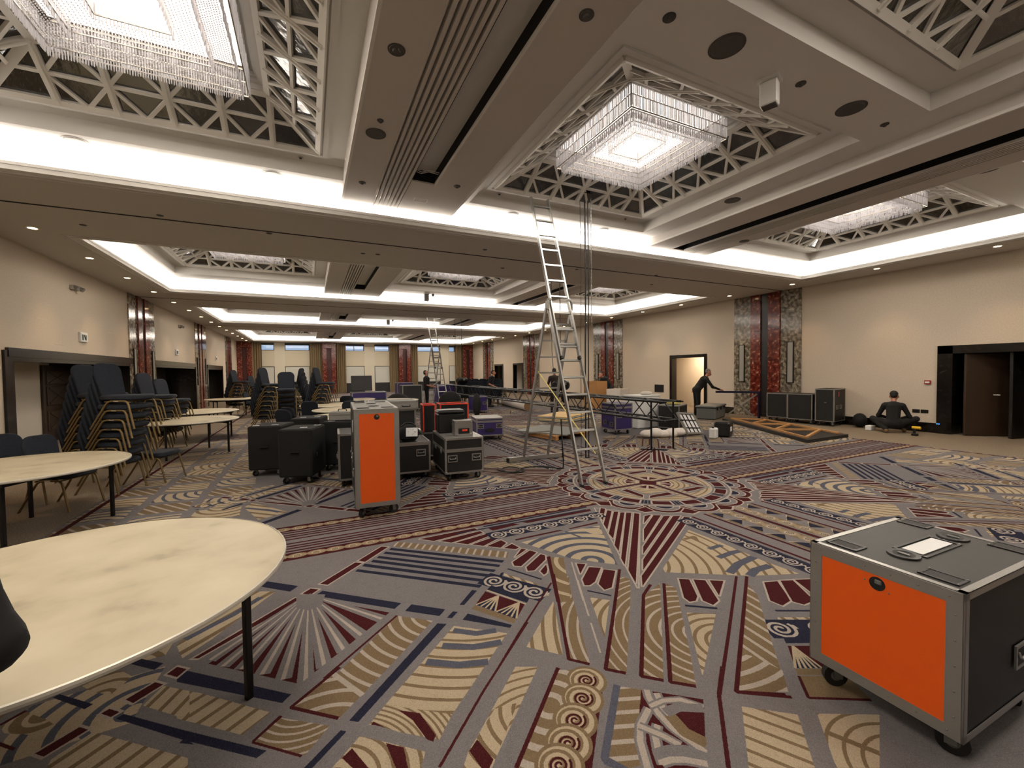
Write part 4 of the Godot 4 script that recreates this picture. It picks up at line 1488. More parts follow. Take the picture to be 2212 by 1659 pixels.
func build_downlights() -> void:
	var proto: Node3D = null
	for s in 2:
		for i in 17:
			var z := -6.0 - 2.1 * i if s == 0 else -3.7 - 2.15 * i
			if s == 0 and z > -7.0 : continue
			if z < FAR + 0.8: continue
			var x := -4.25 if s == 0 else 13.48
			var ord: String = ["nearest", "second", "third", "fourth", "fifth", "sixth", "seventh", "eighth", "ninth", "tenth", "eleventh", "twelfth", "thirteenth", "fourteenth", "fifteenth", "sixteenth", "seventeenth"][i if s == 1 else i - 1]
			var lab: String = "recessed warm downlight along the %s wall, %s of its row" % ["left" if s == 0 else "right", ord]
			var grp: String = "downlights along the %s wall" % ["left" if s == 0 else "right"]
			if proto == null:
				proto = thing("ceiling_downlight", lab, "downlight", Vector3(x, CEIL, z), 0.0, grp)
				shape("trim_ring", MB.new().lathe([[0.062, -0.001], [0.085, -0.004], [0.085, 0.0]], 24), M.fitting_white, proto)
				shape("lamp", MB.new().cyl(Vector3(0, 0.002, 0), Vector3(0, -0.003, 0), 0.06, -1, 20), M.lamp_warm, proto)
			else:
				dup(proto, lab, Vector3(x, CEIL, z), 0.0, grp)
			var l := SpotLight3D.new()
			l.name = numbered("downlight_spot")
			l.light_color = Color(1.0, 0.82, 0.6)
			l.light_energy = DOWN_E
			l.spot_angle = 40.0
			l.spot_angle_attenuation = 0.8
			l.spot_range = 30.0
			l.spot_attenuation = 2.0
			l.light_size = 0.04
			l.shadow_enabled = true
			add_child(l)
			l.position = Vector3(x, CEIL - 0.02, z)
			l.rotation = Vector3(-PI / 2, 0, 0)

const DOWN_E := 1.5
func build_ceiling_fittings() -> void:
	# loudspeakers, sprinklers and detectors: [x, y, z, radius, label]
	var grille := func(r: float) -> MB: return MB.new().lathe([[0.0, -0.012], [r * 0.8, -0.012], [r * 0.86, -0.004], [r, -0.007], [r, 0.0]], 28)
	var sp := [[-2.59, SOFFIT, -7.27, 0.14, "round white ceiling speaker in the lit soffit, left edge of the photo"], [-0.42, SOFFIT, -7.28, 0.14, "round white ceiling speaker in the lit soffit left of the slatted strip"], [3.55, SOFFIT, -7.28, 0.13, "round white ceiling speaker in the lit soffit left of the ladder top"], [5.69, SOFFIT, -7.29, 0.13, "round white ceiling speaker in the lit soffit right of the black cables"],
		[3.55, SOFFIT, -2.71, 0.16, "large round grey ceiling speaker left of the ceiling camera box"], [5.70, SOFFIT, -2.74, 0.15, "large round grey ceiling speaker right of the ceiling camera box"], [0.77, STRIP, -5.2, 0.115, "round grey ceiling speaker beside the left slatted strip"], [6.83, SOFFIT, -5.09, 0.13, "round grey ceiling speaker beside the middle coffer, left of the black slot"], [8.71, STRIP, -6.2, 0.1, "round grey ceiling speaker at the end of the right slatted strip"], [9.35, SOFFIT, -2.7, 0.15, "round grey ceiling speaker at the right edge of the photo"],
		[0.75, STRIP, -3.79, 0.075, "small grey detector beside the left slatted strip, nearest the camera"], [0.77, STRIP, -6.6, 0.05, "small dark sprinkler near the end of the left slatted strip"], [0.78, STRIP, -4.91, 0.035, "tiny grey sensor beside the round speaker on the left strip"], [2.08, STRIP, -6.15, 0.05, "small dark sprinkler right of the black ceiling slot"], [2.04, STRIP, -2.8, 0.06, "small grey detector right of the black slot at the top of the photo"], [2.82, SOFFIT, -2.70, 0.055, "small grey sprinkler left of the large grey speaker"], [4.72, SOFFIT, -2.73, 0.05, "small grey sensor just right of the ceiling camera box"], [6.45, SOFFIT, -2.74, 0.045, "small grey sprinkler near the corner of the second overhead coffer"], [3.14, LEDGE, -6.95, 0.04, "small white sprinkler on the coffer ledge left of the ladder top"], [6.06, LEDGE, -7.0, 0.04, "small white sprinkler on the coffer ledge by its right corner"], [-0.04, LEDGE, -6.98, 0.04, "small white sprinkler on the ledge of the left coffer"]]
	for e in sp:
		var white: bool = e[2] < -6.8 and e[1] != STRIP
		var big: bool = e[3] > 0.09
		var t := thing("ceiling_speaker" if big else "ceiling_sensor", e[4], "speaker" if big else "sensor", Vector3(e[0], e[1], e[2]), 0.0, "ceiling speakers" if big else "ceiling sensors")
		shape("grille", grille.call(e[3]), M.speaker_grille_white if white else M.speaker_grille, t)
		if not big:
			shape("tip", MB.new().lathe([[0.0, -0.03], [e[3] * 0.4, -0.028], [e[3] * 0.5, -0.01]], 14), M.speaker_grille, t)
	# projector / camera box hanging under the soffit
	var cb := thing("ceiling_camera_box", "white box hanging from the ceiling between two large speakers", "camera box", Vector3(4.36, SOFFIT, -2.83), 0.35)
	shape("housing", MB.new().cbox(Vector3(0, -0.15, 0), Vector3(0.12, 0.24, 0.16), 0.01), M.fitting_white, cb)
	shape("bracket", MB.new().box(Vector3(0, -0.015, 0), Vector3(0.16, 0.03, 0.2)), M.fitting_white, cb)
	shape("lens_plate", MB.new().box(Vector3(0, -0.274, 0.0), Vector3(0.1, 0.012, 0.13)), M.speaker_grille, cb)
	shape("red_dome", MB.new().blob(Vector3(0.11, -0.14, -0.02), Vector3(0.09, 0.09, 0.09), 14), M.red_plastic, cb)
	for e in [[4.05, -15.75, "second"], [4.05, -24.3, "third"]]:
		var c2 := thing("ceiling_camera_box", "small white box and sensor under the far edge of the %s bay" % e[2], "camera box", Vector3(e[0], SOFFIT, e[1]))
		shape("housing", MB.new().cbox(Vector3(0, -0.17, 0), Vector3(0.16, 0.26, 0.14), 0.01), M.speaker_grille, c2)
		shape("bracket", MB.new().box(Vector3(0, -0.02, 0), Vector3(0.2, 0.04, 0.18)), M.fitting_white, c2)
		shape("sensor", MB.new().blob(Vector3(0.25, -0.06, 0), Vector3(0.1, 0.12, 0.1), 10), M.speaker_grille, c2)
	# access hatch outline on the strip
	var h := frame_mesh(1.60, 1.80, -6.95, -6.83, 0.012, STRIP - 0.004, STRIP + 0.002)
	tag(shape("access_hatch", h, M.fitting_white), "small white outlined access hatch beside the end of the slats", "hatch")
	# little dark marks on the cross beam: sockets for partition guides
	for e in [[-2.1, -8.6], [-0.6, -8.9], [1.1, -9.6], [1.4, -9.55], [3.4, -8.3], [4.4, -9.6], [6.2, -9.0], [8.6, -8.7], [9.4, -9.7], [-3.4, -9.65]]:
		tag(shape("ceiling_sensor", MB.new().lathe([[0.0, -0.008], [0.045, -0.006], [0.05, 0.0]], 14).at2(Vector3(e[0], CEIL, e[1])), M.speaker_grille), "small dark flush sensor on the cross beam behind the closest bay", "sensor", "flush sensors on the beam")

func build_wall_fittings() -> void:
	# left wall: exit signs, emergency lights
	var signs := [[-13.9, "nearest, left of the red marble pilaster"], [-22.0, "second, between the red and the grey pilasters"], [-30.2, "third, beyond the grey marble pilaster"]]
	for e in signs:
		var t := thing("exit_sign", "square green exit sign on the left wall, " + e[1], "exit sign", Vector3(WL, 2.66, e[0]), 0.0, "exit signs on the left wall")
		shape("frame", MB.new().cbox(Vector3(0.02, 0, 0), Vector3(0.04, 0.24, 0.36), 0.006), M.fitting_white, t)
		shape("face", MB.new().box(Vector3(0.042, 0, 0), Vector3(0.006, 0.19, 0.31)), M.paper, t)
		var mk := MB.new()
		mk.box(Vector3(0.046, -0.01, -0.07), Vector3(0.004, 0.13, 0.05)).box(Vector3(0.046, -0.01, 0.09), Vector3(0.004, 0.14, 0.07))
		mk.bar(Vector3(0.046, -0.06, -0.02), Vector3(0.046, 0.05, 0.03), 0.004, 0.03, Vector3.RIGHT)
		mk.blob(Vector3(0.046, 0.055, -0.01), Vector3(0.004, 0.035, 0.035), 8)
		var green := pbr("sign_green", Color(0.08, 0.25, 0.2), 0.6)
		shape("pictogram", mk, green, t)
	for e in [[-13.55, "nearest, above the exit sign"], [-22.6, "farther, above the second exit sign"]]:
		var t := thing("emergency_light", "twin head emergency light high on the left wall, " + e[1], "emergency light", Vector3(WL, 3.8, e[0]), 0.0, "emergency lights")
		shape("box", MB.new().cbox(Vector3(0.04, 0, 0), Vector3(0.08, 0.1, 0.36), 0.012), M.speaker_grille_white, t)
		for z in [-0.13, 0.13]: shape("lamp_head", MB.new().cyl(Vector3(0.05, 0.02, z), Vector3(0.14, -0.03, z), 0.045, 0.055, 14), M.aluminium_dull, t)
	# short vent slots in the wallpaper of the left wall
	for e in [[-12.2, 2.91], [-15.6, 2.91], [-12.9, 2.42], [-20.2, 2.7], [-23.9, 2.6]]:
		tag(shape("wall_seam", MB.new().box(Vector3(WL + 0.002, e[1], e[0]), Vector3(0.006, 0.012, 0.5)), M.wall_panel), "short horizontal seam in the wallpaper of the left wall", "seam", "wallpaper seams")
	# right wall
	var cp_ := thing("fire_call_point", "small red fire call point on the right wall beside the dark doorway", "call point", Vector3(WR, 1.285, -5.09))
	shape("box", MB.new().cbox(Vector3(-0.02, 0, 0), Vector3(0.045, 0.1, 0.125), 0.006), M.red_plastic, cp_)
	shape("glass", MB.new().box(Vector3(-0.044, 0, 0), Vector3(0.006, 0.045, 0.09)), M.fitting_white, cp_)
	var so := thing("wall_socket", "black double socket plate low on the right wall beside the crouching person", "socket", Vector3(WR, 0.53, -5.23))
	for z in [-0.085, 0.085]: shape("socket_plate", MB.new().cbox(Vector3(-0.006, 0, z), Vector3(0.012, 0.09, 0.15), 0.004), M.plastic_black, so)
	var lg := thing("floor_light", "tiny blue guide light low on the black doorway frame", "light", Vector3(WR - 0.06, 0.24, -4.86))
	shape("cover", MB.new().cbox(Vector3(-0.004, 0, 0), Vector3(0.01, 0.06, 0.08), 0.003), M.plastic_black, lg)
	for z in [-0.018, 0.018]: shape("led_light", MB.new().blob(Vector3(-0.012, 0, z), Vector3(0.012, 0.025, 0.022), 8), M.led_blue, lg)
	var hw := thing("wall_hatch", "dark open recess low in the right wall beside the white door opening", "hatch", Vector3(WR, 0.84, -14.3))
	shape("recess", MB.new().box(Vector3(-0.004, 0, 0), Vector3(0.012, 0.34, 0.55)), M.void_black, hw)
	shape("recess_edge", frame_mesh(-0.25, 0.25, -0.15, 0.15, 0.02, 0.0, 0.014).turned(Basis(Vector3(0, 0, 1), PI / 2) * Basis(Vector3.UP, PI / 2)), M.wood_dark, hw)

# ---------------------------------------------------------------- tables
const TABLE_R := 0.92
func make_table(lab: String, at: Vector3, turn: float) -> Node3D:
	var t := thing("round_table", lab, "table", at, turn, "round folding banquet tables")
	shape("table_top", MB.new().lathe([[0.0, 0.718], [TABLE_R - 0.006, 0.718], [TABLE_R - 0.006, 0.738], [0.0, 0.7395]], 64), M.table_top, t)
	shape("edge_band", MB.new().lathe([[TABLE_R - 0.006, 0.714], [TABLE_R, 0.718], [TABLE_R + 0.002, 0.728], [TABLE_R, 0.738], [TABLE_R - 0.008, 0.7405]], 64), M.table_edge, t)
	var ap := MB.new()
	for s in [-1.0, 1.0]:
		ap.box(Vector3(0, 0.69, s * 0.52), Vector3(1.2, 0.05, 0.03))
		ap.box(Vector3(s * 0.28, 0.695, 0), Vector3(0.03, 0.04, 1.1))
	shape("under_frame", ap, M.steel_dark, t)
	for x in [-0.56, 0.56]:
		for z in [-0.48, 0.48]:
			var m := MB.new()
			m.cbox(Vector3(x, 0.36, z), Vector3(0.034, 0.72, 0.034), 0.004)
			shape("leg", m, M.steel_dark, t)
		shape("cross_bar", MB.new().box(Vector3(x, 0.64, 0), Vector3(0.025, 0.03, 0.96)), M.steel_dark, t)
	return t

func build_tables() -> void:
	var p: Node3D = null
	var list := [
		[-1.06, -2.617, 0.62, "large round beige folding table filling the lower left foreground"],
		[-2.86, -6.36, 1.15, "round beige folding table at the left edge, in front of the chair stacks"],
		[-2.37, -11.16, 0.55, "round beige folding table left of the black speakers, nearer of two overlapping"],
		[-2.70, -13.7, 0.7, "round beige folding table just behind the one left of the black speakers"],
		[-2.81, -20.0, 0.3, "round beige folding table with thin dark legs below the far left chair stacks"],
		[0.62, -14.1, 0.4, "round beige folding table farthest of three nested behind the tall orange case"],
		[0.95, -12.1, 0.9, "round beige folding table middle of three nested behind the tall orange case"],
		[0.80, -10.15, 0.2, "round beige folding table nearest of three behind the speakers and grey toolbox"],
		[-2.2, -24.6, 0.5, "small looking round beige table far left, before the last chair stacks"],
		[-2.3, -27.4, 0.8, "farthest round beige table on the left, near the marble corner column"],
		[1.3, -16.6, 0.4, "round beige table behind the gold framed chair stack in the middle"],
		[2.6, -15.2, 0.1, "round beige table beside the leaning lid, behind the tall orange case"],
		[0.0, -19.5, 0.3, "round beige table beyond the middle chair stacks, half hidden"]]
	for e in list:
		var at := Vector3(e[0], 0, e[1])
		if p == null: p = make_table(e[3], at, e[2])
		else: dup(p, e[3], at, e[2])

# ---------------------------------------------------------------- chairs (facing +z)
func rounded_top(w0: float, w1: float, h: float, r: float) -> PackedVector2Array:
	var q := PackedVector2Array([Vector2(-w0 * 0.5, 0), Vector2(w0 * 0.5, 0), Vector2(w1 * 0.5, h - r)])
	for i in range(1, 9):
		var a := PI / 2 * i / 8.0
		q.append(Vector2(w1 * 0.5 - r + r * cos(a), h - r + r * sin(a)))
	for i in range(0, 9):
		var a := PI / 2 + PI / 2 * i / 8.0
		q.append(Vector2(-w1 * 0.5 + r + r * cos(a), h - r + r * sin(a)))
	return q

func pad(poly: PackedVector2Array, d: float, bev: float, x: Transform3D) -> MB:   # a soft slab: extruded outline with bevelled rims
	var m := MB.new()
	if Geometry2D.is_polygon_clockwise(poly): poly.reverse()
	var c := Vector2.ZERO
	for p in poly: c += p / poly.size()
	var small := PackedVector2Array()
	for p in poly: small.append(p - (p - c).normalized() * bev)
	var n := poly.size()
	var dn := (x.basis * Vector3(0, 0, 1)).normalized()
	for i in n:
		var j := (i + 1) % n
		var a := poly[i]; var b := poly[j]; var sa := small[i]; var sb := small[j]
		var oa := (x.basis * Vector3(a.x - c.x, a.y - c.y, 0)).normalized(); var ob := (x.basis * Vector3(b.x - c.x, b.y - c.y, 0)).normalized()
		m.quadn(x * Vector3(a.x, a.y, bev), x * Vector3(b.x, b.y, bev), x * Vector3(b.x, b.y, d - bev), x * Vector3(a.x, a.y, d - bev), oa, ob, ob, oa)
		m.quadn(x * Vector3(a.x, a.y, d - bev), x * Vector3(b.x, b.y, d - bev), x * Vector3(sb.x, sb.y, d), x * Vector3(sa.x, sa.y, d), oa, ob, dn, dn)
		m.quadn(x * Vector3(sa.x, sa.y, 0), x * Vector3(sb.x, sb.y, 0), x * Vector3(b.x, b.y, bev), x * Vector3(a.x, a.y, bev), -dn, -dn, ob, oa)
		m.trin(x * Vector3(c.x, c.y, d), x * Vector3(sa.x, sa.y, d), x * Vector3(sb.x, sb.y, d), dn, dn, dn)
		m.trin(x * Vector3(c.x, c.y, 0), x * Vector3(sb.x, sb.y, 0), x * Vector3(sa.x, sa.y, 0), -dn, -dn, -dn)
	return m

func bend(pts: Array, r: float, k := 4) -> Array:   # rounds the corners of a polyline
	var out := [pts[0]]
	for i in range(1, pts.size() - 1):
		var a: Vector3 = pts[i] + (pts[i - 1] - pts[i]).normalized() * r
		var b: Vector3 = pts[i] + (pts[i + 1] - pts[i]).normalized() * r
		for j in k + 1:
			var f := float(j) / k
			out.append(a.lerp(pts[i], f).lerp(pts[i].lerp(b, f), f))
	out.append(pts[-1])
	return out

func make_chair(lab: String, at: Vector3, turn: float) -> Node3D:
	var t := thing("banquet_chair", lab, "chair", at, turn, "blue banquet chairs")
	var seat := PackedVector2Array()
	for e in [[-0.20, -0.22], [0.20, -0.22], [0.235, 0.1], [0.22, 0.23], [0.15, 0.26], [-0.15, 0.26], [-0.22, 0.23], [-0.235, 0.1]]: seat.append(Vector2(e[0], -e[1]))
	shape("seat", pad(seat, 0.075, 0.025, Transform3D(Basis(Vector3.RIGHT, -PI / 2), Vector3(0, 0.405, 0))), M.chair_blue, t)
	shape("backrest", pad(rounded_top(0.38, 0.43, 0.53, 0.13), 0.055, 0.02, Transform3D(Basis(Vector3.RIGHT, -0.19), Vector3(0, 0.42, -0.235))), M.chair_blue, t)
	for s in [-1.0, 1.0]:
		var pts := bend([Vector3(s * 0.235, 0.0, 0.29), Vector3(s * 0.225, 0.395, 0.20), Vector3(s * 0.225, 0.395, -0.08), Vector3(s * 0.235, 0.0, -0.33)], 0.06)
		shape("side_frame", MB.new().tube(pts, 0.0135, 8), M.gold, t)
		shape("bumper", MB.new().box(Vector3(s * 0.238, 0.396, 0.05), Vector3(0.012, 0.018, 0.07)), M.chrome, t)
	var br := MB.new()
	for z in [0.17, -0.12]: br.cyl(Vector3(-0.225, 0.388, z), Vector3(0.225, 0.388, z), 0.01, -1, 6)
	shape("stretcher", br, M.gold, t)
	return t

func build_chairs() -> void:
	# stacks: [x, z, turn, how many, where]
	var right := 1.13
	var stacks := [
		[-2.66, -8.16, right, 8, "front left stack behind the round table at the left edge"],
		[-3.30, -9.25, right, 8, "second stack just behind the front left one"],
		[-3.12, -11.42, right + 0.1, 7, "stack left of the two overlapping round tables"],
		[-3.02, -12.25, right + 0.1, 6, "stack behind the one left of the overlapping tables"],
		[-1.20, -14.15, right, 8, "left stack of the pair behind the black speakers"],
		[-0.60, -13.55, 0.05, 7, "stack facing the camera behind the black speakers"],
		[0.22, -14.9, right, 8, "stack with gold legs right of the one facing the camera"],
		[-0.28, -16.3, -1.9, 8, "dark stack behind the gold legged one, facing left"],
		[-2.86, -21.0, right, 8, "far left stack beyond the table with thin legs"],
		[-2.45, -23.5, right, 6, "farthest left stack near the corner column"]]
	var ords := ["bottom", "second", "third", "fourth", "fifth", "sixth", "seventh", "eighth"]
	var p: Node3D = null
	for s in stacks:
		for k in s[3]:
			var at := Vector3(s[0], 0.135 * k, s[1]) + Basis(Vector3.UP, s[2]) * Vector3(0, 0, 0.037 * k)
			var which: String = "top" if k == s[3] - 1 else ords[k]
			var lab: String = "%s blue chair of the %s" % [which, s[4]]
			if p == null: p = make_chair(lab, at, s[2])
			else: dup(p, lab, at, s[2])
	# single chairs
	for e in [[-2.27, -8.62, 1.22, "single blue chair standing right of the front left stack"], [-2.92, -7.45, 1.15, "blue chair pushed under the round table at the left edge"], [-3.55, -7.75, 0.7, "blue chair at the far side of the left edge table, only its back showing"], [-0.26, -11.05, 2.3, "blue chair with its back to the speakers, beside the nested tables"], [-0.33, -10.35, 2.4, "blue chair just behind the black speakers, nearest of two backs"], [0.02, -13.1, 3.0, "blue chair between the two middle stacks, back to the camera"], [1.9, -13.2, 3.1, "blue chair with rounded back behind the tall orange case"], [1.15, -15.4, 3.0, "dark blue chair left of the purple trunk with raised lid"], [1.0, -12.55, 3.1, "dark blue chair left behind the tall orange case"], [-2.15, -20.6, 1.2, "blue chair beside the far left stacks"]]:
		dup(p, e[3], Vector3(e[0], 0, e[1]), e[2])
	for i in 6:
		var x := 6.95 + i * 0.27; var z := -20.1 + i * 0.28
		for k in 4: dup(p, "%s blue chair, %s stack of the row at the far right" % [["bottom", "second", "third", "top"][k], ["first", "second", "third", "fourth", "fifth", "last"][i]], Vector3(x, 0.135 * k, z) + Basis(Vector3.UP, 2.3) * Vector3(0, 0, 0.037 * k), 2.3)

# ---------------------------------------------------------------- flight cases (front at +z, origin on the floor)
func handle_parts(parent: Node, c: Vector3, b: Basis, w := 0.15, h := 0.11) -> void:   # a recessed sprung handle; b.z points out of the panel
	var f := MB.new()
	f.add(frame_mesh(-w * 0.5 + 0.014, w * 0.5 - 0.014, -h * 0.5 + 0.014, h * 0.5 - 0.014, 0.014, 0.0, 0.008).turned(Basis(Vector3.RIGHT, PI / 2)))
	f.turned(b).at2(c)
	var o := shape("handle", f, M.aluminium, parent)
	var g := MB.new().box(Vector3(0, 0, 0.003), Vector3(w - 0.03, h - 0.03, 0.004)).turned(b).at2(c)
	shape("dish", g, M.case_black, o)
	var k := MB.new().tube(bend([Vector3(-w * 0.3, 0.02, 0.006), Vector3(-w * 0.3, -0.005, 0.014), Vector3(w * 0.3, -0.005, 0.014), Vector3(w * 0.3, 0.02, 0.006)], 0.008, 2), 0.006, 6)
	shape("grip", k.turned(b).at2(c), M.aluminium_dull, o)

func latch_parts(parent: Node, c: Vector3, b: Basis) -> void:   # a butterfly latch
	var f := MB.new()
	f.cbox(Vector3(0, 0, 0.004), Vector3(0.09, 0.10, 0.008), 0.003)
	f.cbox(Vector3(0, -0.015, 0.012), Vector3(0.05, 0.05, 0.008), 0.003)
	f.box(Vector3(0, 0.0, 0.018), Vector3(0.012, 0.04, 0.006))
	shape("latch", f.turned(b).at2(c), M.aluminium_dull, parent)

func castor(parent: Node, c: Vector3, r: float, turn: float) -> void:
	var b := Basis(Vector3.UP, turn)
	var f := MB.new()
	f.box(Vector3(0, r * 2.3, 0), Vector3(0.09, 0.008, 0.09))
	f.cyl(Vector3(0, r * 2.0, 0), Vector3(0, r * 2.3, 0), 0.028, -1, 10)
	for s in [-0.022, 0.022]: f.box(Vector3(s, r * 1.45, 0.012), Vector3(0.004, r * 1.3, 0.04))
	var o := shape("castor", f.turned(b).at2(c), M.steel, parent)
	var w := MB.new()
	w.cyl(Vector3(-0.015, 0, 0), Vector3(0.015, 0, 0), r, -1, 18)
	shape("wheel", w.at2(Vector3(0, r, 0.02)).turned(b).at2(c), M.rubber, o)
	shape("hub", MB.new().cyl(Vector3(-0.017, 0, 0), Vector3(0.017, 0, 0), r * 0.45, -1, 12).at2(Vector3(0, r, 0.02)).turned(b).at2(c), M.plastic_grey, o)

const FACES := {"front": [0.0, 0.0], "back": [PI, 0.0], "right": [PI / 2, 0.0], "left": [-PI / 2, 0.0]}
func flight_case(lab: String, at: Vector3, turn: float, W: float, H: float, D: float, o := {}) -> Node3D:
	var t := thing(o.get("name", "flight_case"), lab, "flight case", at, turn, o.get("group", ""))
	var ch: float = o.get("castor", 0.12)
	var col: Material = M[o.get("color", "case_black")]
	var e := 0.03      # edging
	var yb := ch; var yt := H
	shape("body", MB.new().cbox(Vector3(0, (yb + yt) * 0.5, 0), Vector3(W - 0.012, yt - yb - 0.012, D - 0.012), 0.004), col, t)
	if o.has("top"):
		shape("lid_panel", MB.new().box(Vector3(0, yt - 0.005, 0), Vector3(W - 0.05, 0.005, D - 0.05)), M[o.top], t)
	var al: Material = M[o.get("edge", "aluminium")]
	var ed := MB.new()
	var hx := W * 0.5; var hz := D * 0.5
	for sx in [-1.0, 1.0]:
		for sz in [-1.0, 1.0]:
			ed.span(Vector3(sx * hx, yb, sz * hz), Vector3(sx * (hx - e), yt, sz * (hz - 0.003))).span(Vector3(sx * hx, yb, sz * hz), Vector3(sx * (hx - 0.003), yt, sz * (hz - e)))
	for y in [[yb, yb + e, yb + 0.003], [yt, yt - e, yt - 0.003]]:
		for s in [-1.0, 1.0]:
			ed.span(Vector3(-hx, y[0], s * hz), Vector3(hx, y[1], s * (hz - 0.003))).span(Vector3(-hx, y[0], s * hz), Vector3(hx, y[2], s * (hz - e)))
			ed.span(Vector3(s * hx, y[0], -hz), Vector3(s * (hx - 0.003), y[1], hz)).span(Vector3(s * hx, y[0], -hz), Vector3(s * (hx - e), y[2], hz))
	shape("edging", ed, al, t)
	if o.has("lid"):
		var y: float = o.lid
		var sm := MB.new()
		for q in [0.0, 0.026]: sm.add(frame_mesh(-hx + 0.004, hx - 0.004, -hz + 0.004, hz - 0.004, 0.006, y + q - 0.012, y + q + 0.011))
		shape("lid_seam", sm, al, t)
	if o.get("balls", true):
		var cm := MB.new().cbox(Vector3.ZERO, Vector3(0.055, 0.055, 0.055), 0.02).mesh()
		for sx in [-1.0, 1.0]:
			for sz in [-1.0, 1.0]:
				for y in [yb + 0.022, yt - 0.022]:
					var c := shape("corner", cm, M.aluminium_dull, t)
					c.position = Vector3(sx * (hx - 0.022), y, sz * (hz - 0.022))
	for h in o.get("handles", []):       # [face, across, height]
		var b := Basis(Vector3.UP, FACES[h[0]][0])
		handle_parts(t, b * Vector3(h[1], 0, (hz if h[0] in ["front", "back"] else hx)) + Vector3(0, h[2], 0), b)
	for h in o.get("latches", []):
		var b := Basis(Vector3.UP, FACES[h[0]][0])
		latch_parts(t, b * Vector3(h[1], 0, (hz if h[0] in ["front", "back"] else hx)) + Vector3(0, h[2], 0), b)
	if ch > 0.05:
		for sx in [-1.0, 1.0]:
			for sz in [-1.0, 1.0]: castor(t, Vector3(sx * (hx - 0.09), 0, sz * (hz - 0.1)), ch / 2.3, sx * 1.3 + sz * 0.7)
	if o.has("panel"):    # a coloured door in a broad aluminium frame, with a finger hole
		var fr := frame_mesh(-hx + 0.06, hx - 0.06, -(yt - yb) * 0.5 + 0.055, (yt - yb) * 0.5 - 0.055, 0.052, 0.0, 0.006)
		shape("door_frame", fr.turned(Basis(Vector3.RIGHT, PI / 2)).at2(Vector3(0, (yb + yt) * 0.5, hz)), M.aluminium_dull, t)
		shape("door_panel", MB.new().box(Vector3(0, (yb + yt) * 0.5, hz + 0.001), Vector3(W - 0.12, yt - yb - 0.11, 0.006)), M[o.panel], t)
		var hole := MB.new().cyl(Vector3(0, yt - 0.095, hz + 0.002), Vector3(0, yt - 0.095, hz + 0.006), 0.032, -1, 20)
		shape("finger_hole", hole, M.rubber, t)
		shape("catch", MB.new().cbox(Vector3(0.006, yt - 0.085, hz + 0.009), Vector3(0.028, 0.022, 0.008), 0.004), M.plastic_grey, t)
		var rv := MB.new()
		for y in [yb + 0.03, yt - 0.03]:
			for i in 6: rv.blob(Vector3(lerpf(-hx + 0.05, hx - 0.05, i / 5.0), y, hz + 0.006), Vector3(0.009, 0.009, 0.005), 6)
		for i in 5:
			for s in [-1.0, 1.0]: rv.blob(Vector3(s * (hx - 0.03), lerpf(yb + 0.1, yt - 0.1, i / 4.0), hz + 0.006), Vector3(0.009, 0.009, 0.005), 6)
		for q in [[-0.05, -0.095], [0.045, -0.12]]: rv.blob(Vector3(q[0], yt + q[1], hz + 0.006), Vector3(0.009, 0.009, 0.005), 6)
		shape("rivets", rv, M.steel, t)
	for d in o.get("dishes", []):       # castor dishes in the lid: [x, z]
		var f := frame_mesh(-0.058, 0.058, -0.038, 0.038, 0.012, yt - 0.004, yt + 0.003).at2(Vector3(d[0], 0, d[1]))
		var q := shape("castor_dish", f, M.plastic_black, t)
		shape("dish_floor", MB.new().box(Vector3(d[0], yt - 0.001, d[1]), Vector3(0.116, 0.004, 0.076)), M.rubber, q)
		var sc := MB.new()
		for sx in [-1.0, 1.0]:
			for sz in [-1.0, 1.0]: sc.blob(Vector3(d[0] + sx * 0.064, yt + 0.004, d[1] + sz * 0.044), Vector3(0.01, 0.006, 0.01), 6)
		shape("screws", sc, M.steel, q)
	for d in o.get("rings", []):
		var q := shape("twist_latch", MB.new().lathe([[0.066, 0.0], [0.064, 0.006], [0.045, 0.005], [0.04, 0.001]], 24, Vector3(d[0], yt, d[1])), M.plastic_black, t)
		shape("latch_cup", MB.new().cyl(Vector3(d[0], yt, d[1]), Vector3(d[0], yt + 0.002, d[1]), 0.042, -1, 20), M.rubber, q)
		shape("latch_key", MB.new().cbox(Vector3(d[0], yt + 0.005, d[1]), Vector3(0.05, 0.006, 0.016), 0.003), M.steel, q)
	return t

func scribble(m: MB, c: Vector3, b: Basis, w: float, h: float, sd: int) -> void:   # handwriting on a label: short dark strokes
	var rng := RandomNumberGenerator.new()
	rng.seed = sd
	for i in 9:
		var p := Vector3(rng.randf_range(-0.4, 0.25) * w, rng.randf_range(-0.35, 0.35) * h, 0.0)
		var q := p + Vector3(rng.randf_range(0.05, 0.2) * w, rng.randf_range(-0.12, 0.12) * h, 0.0)
		m.bar(c + b * p, c + b * q, 0.0035, 0.001, b * Vector3(0, 0, 1))

func paper_label(parent: Node, c: Vector3, b: Basis, w: float, h: float, sd := 0) -> void:   # b.z points out of the surface
	var o := shape("paper_label", MB.new().box(Vector3.ZERO, Vector3(w, h, 0.003)).turned(b).at2(c), M.paper, parent)
	if sd:
		var m := MB.new()
		scribble(m, c + b * Vector3(0, 0, 0.0018), b, w, h, sd)
		shape("handwriting", m, M.ink, o)

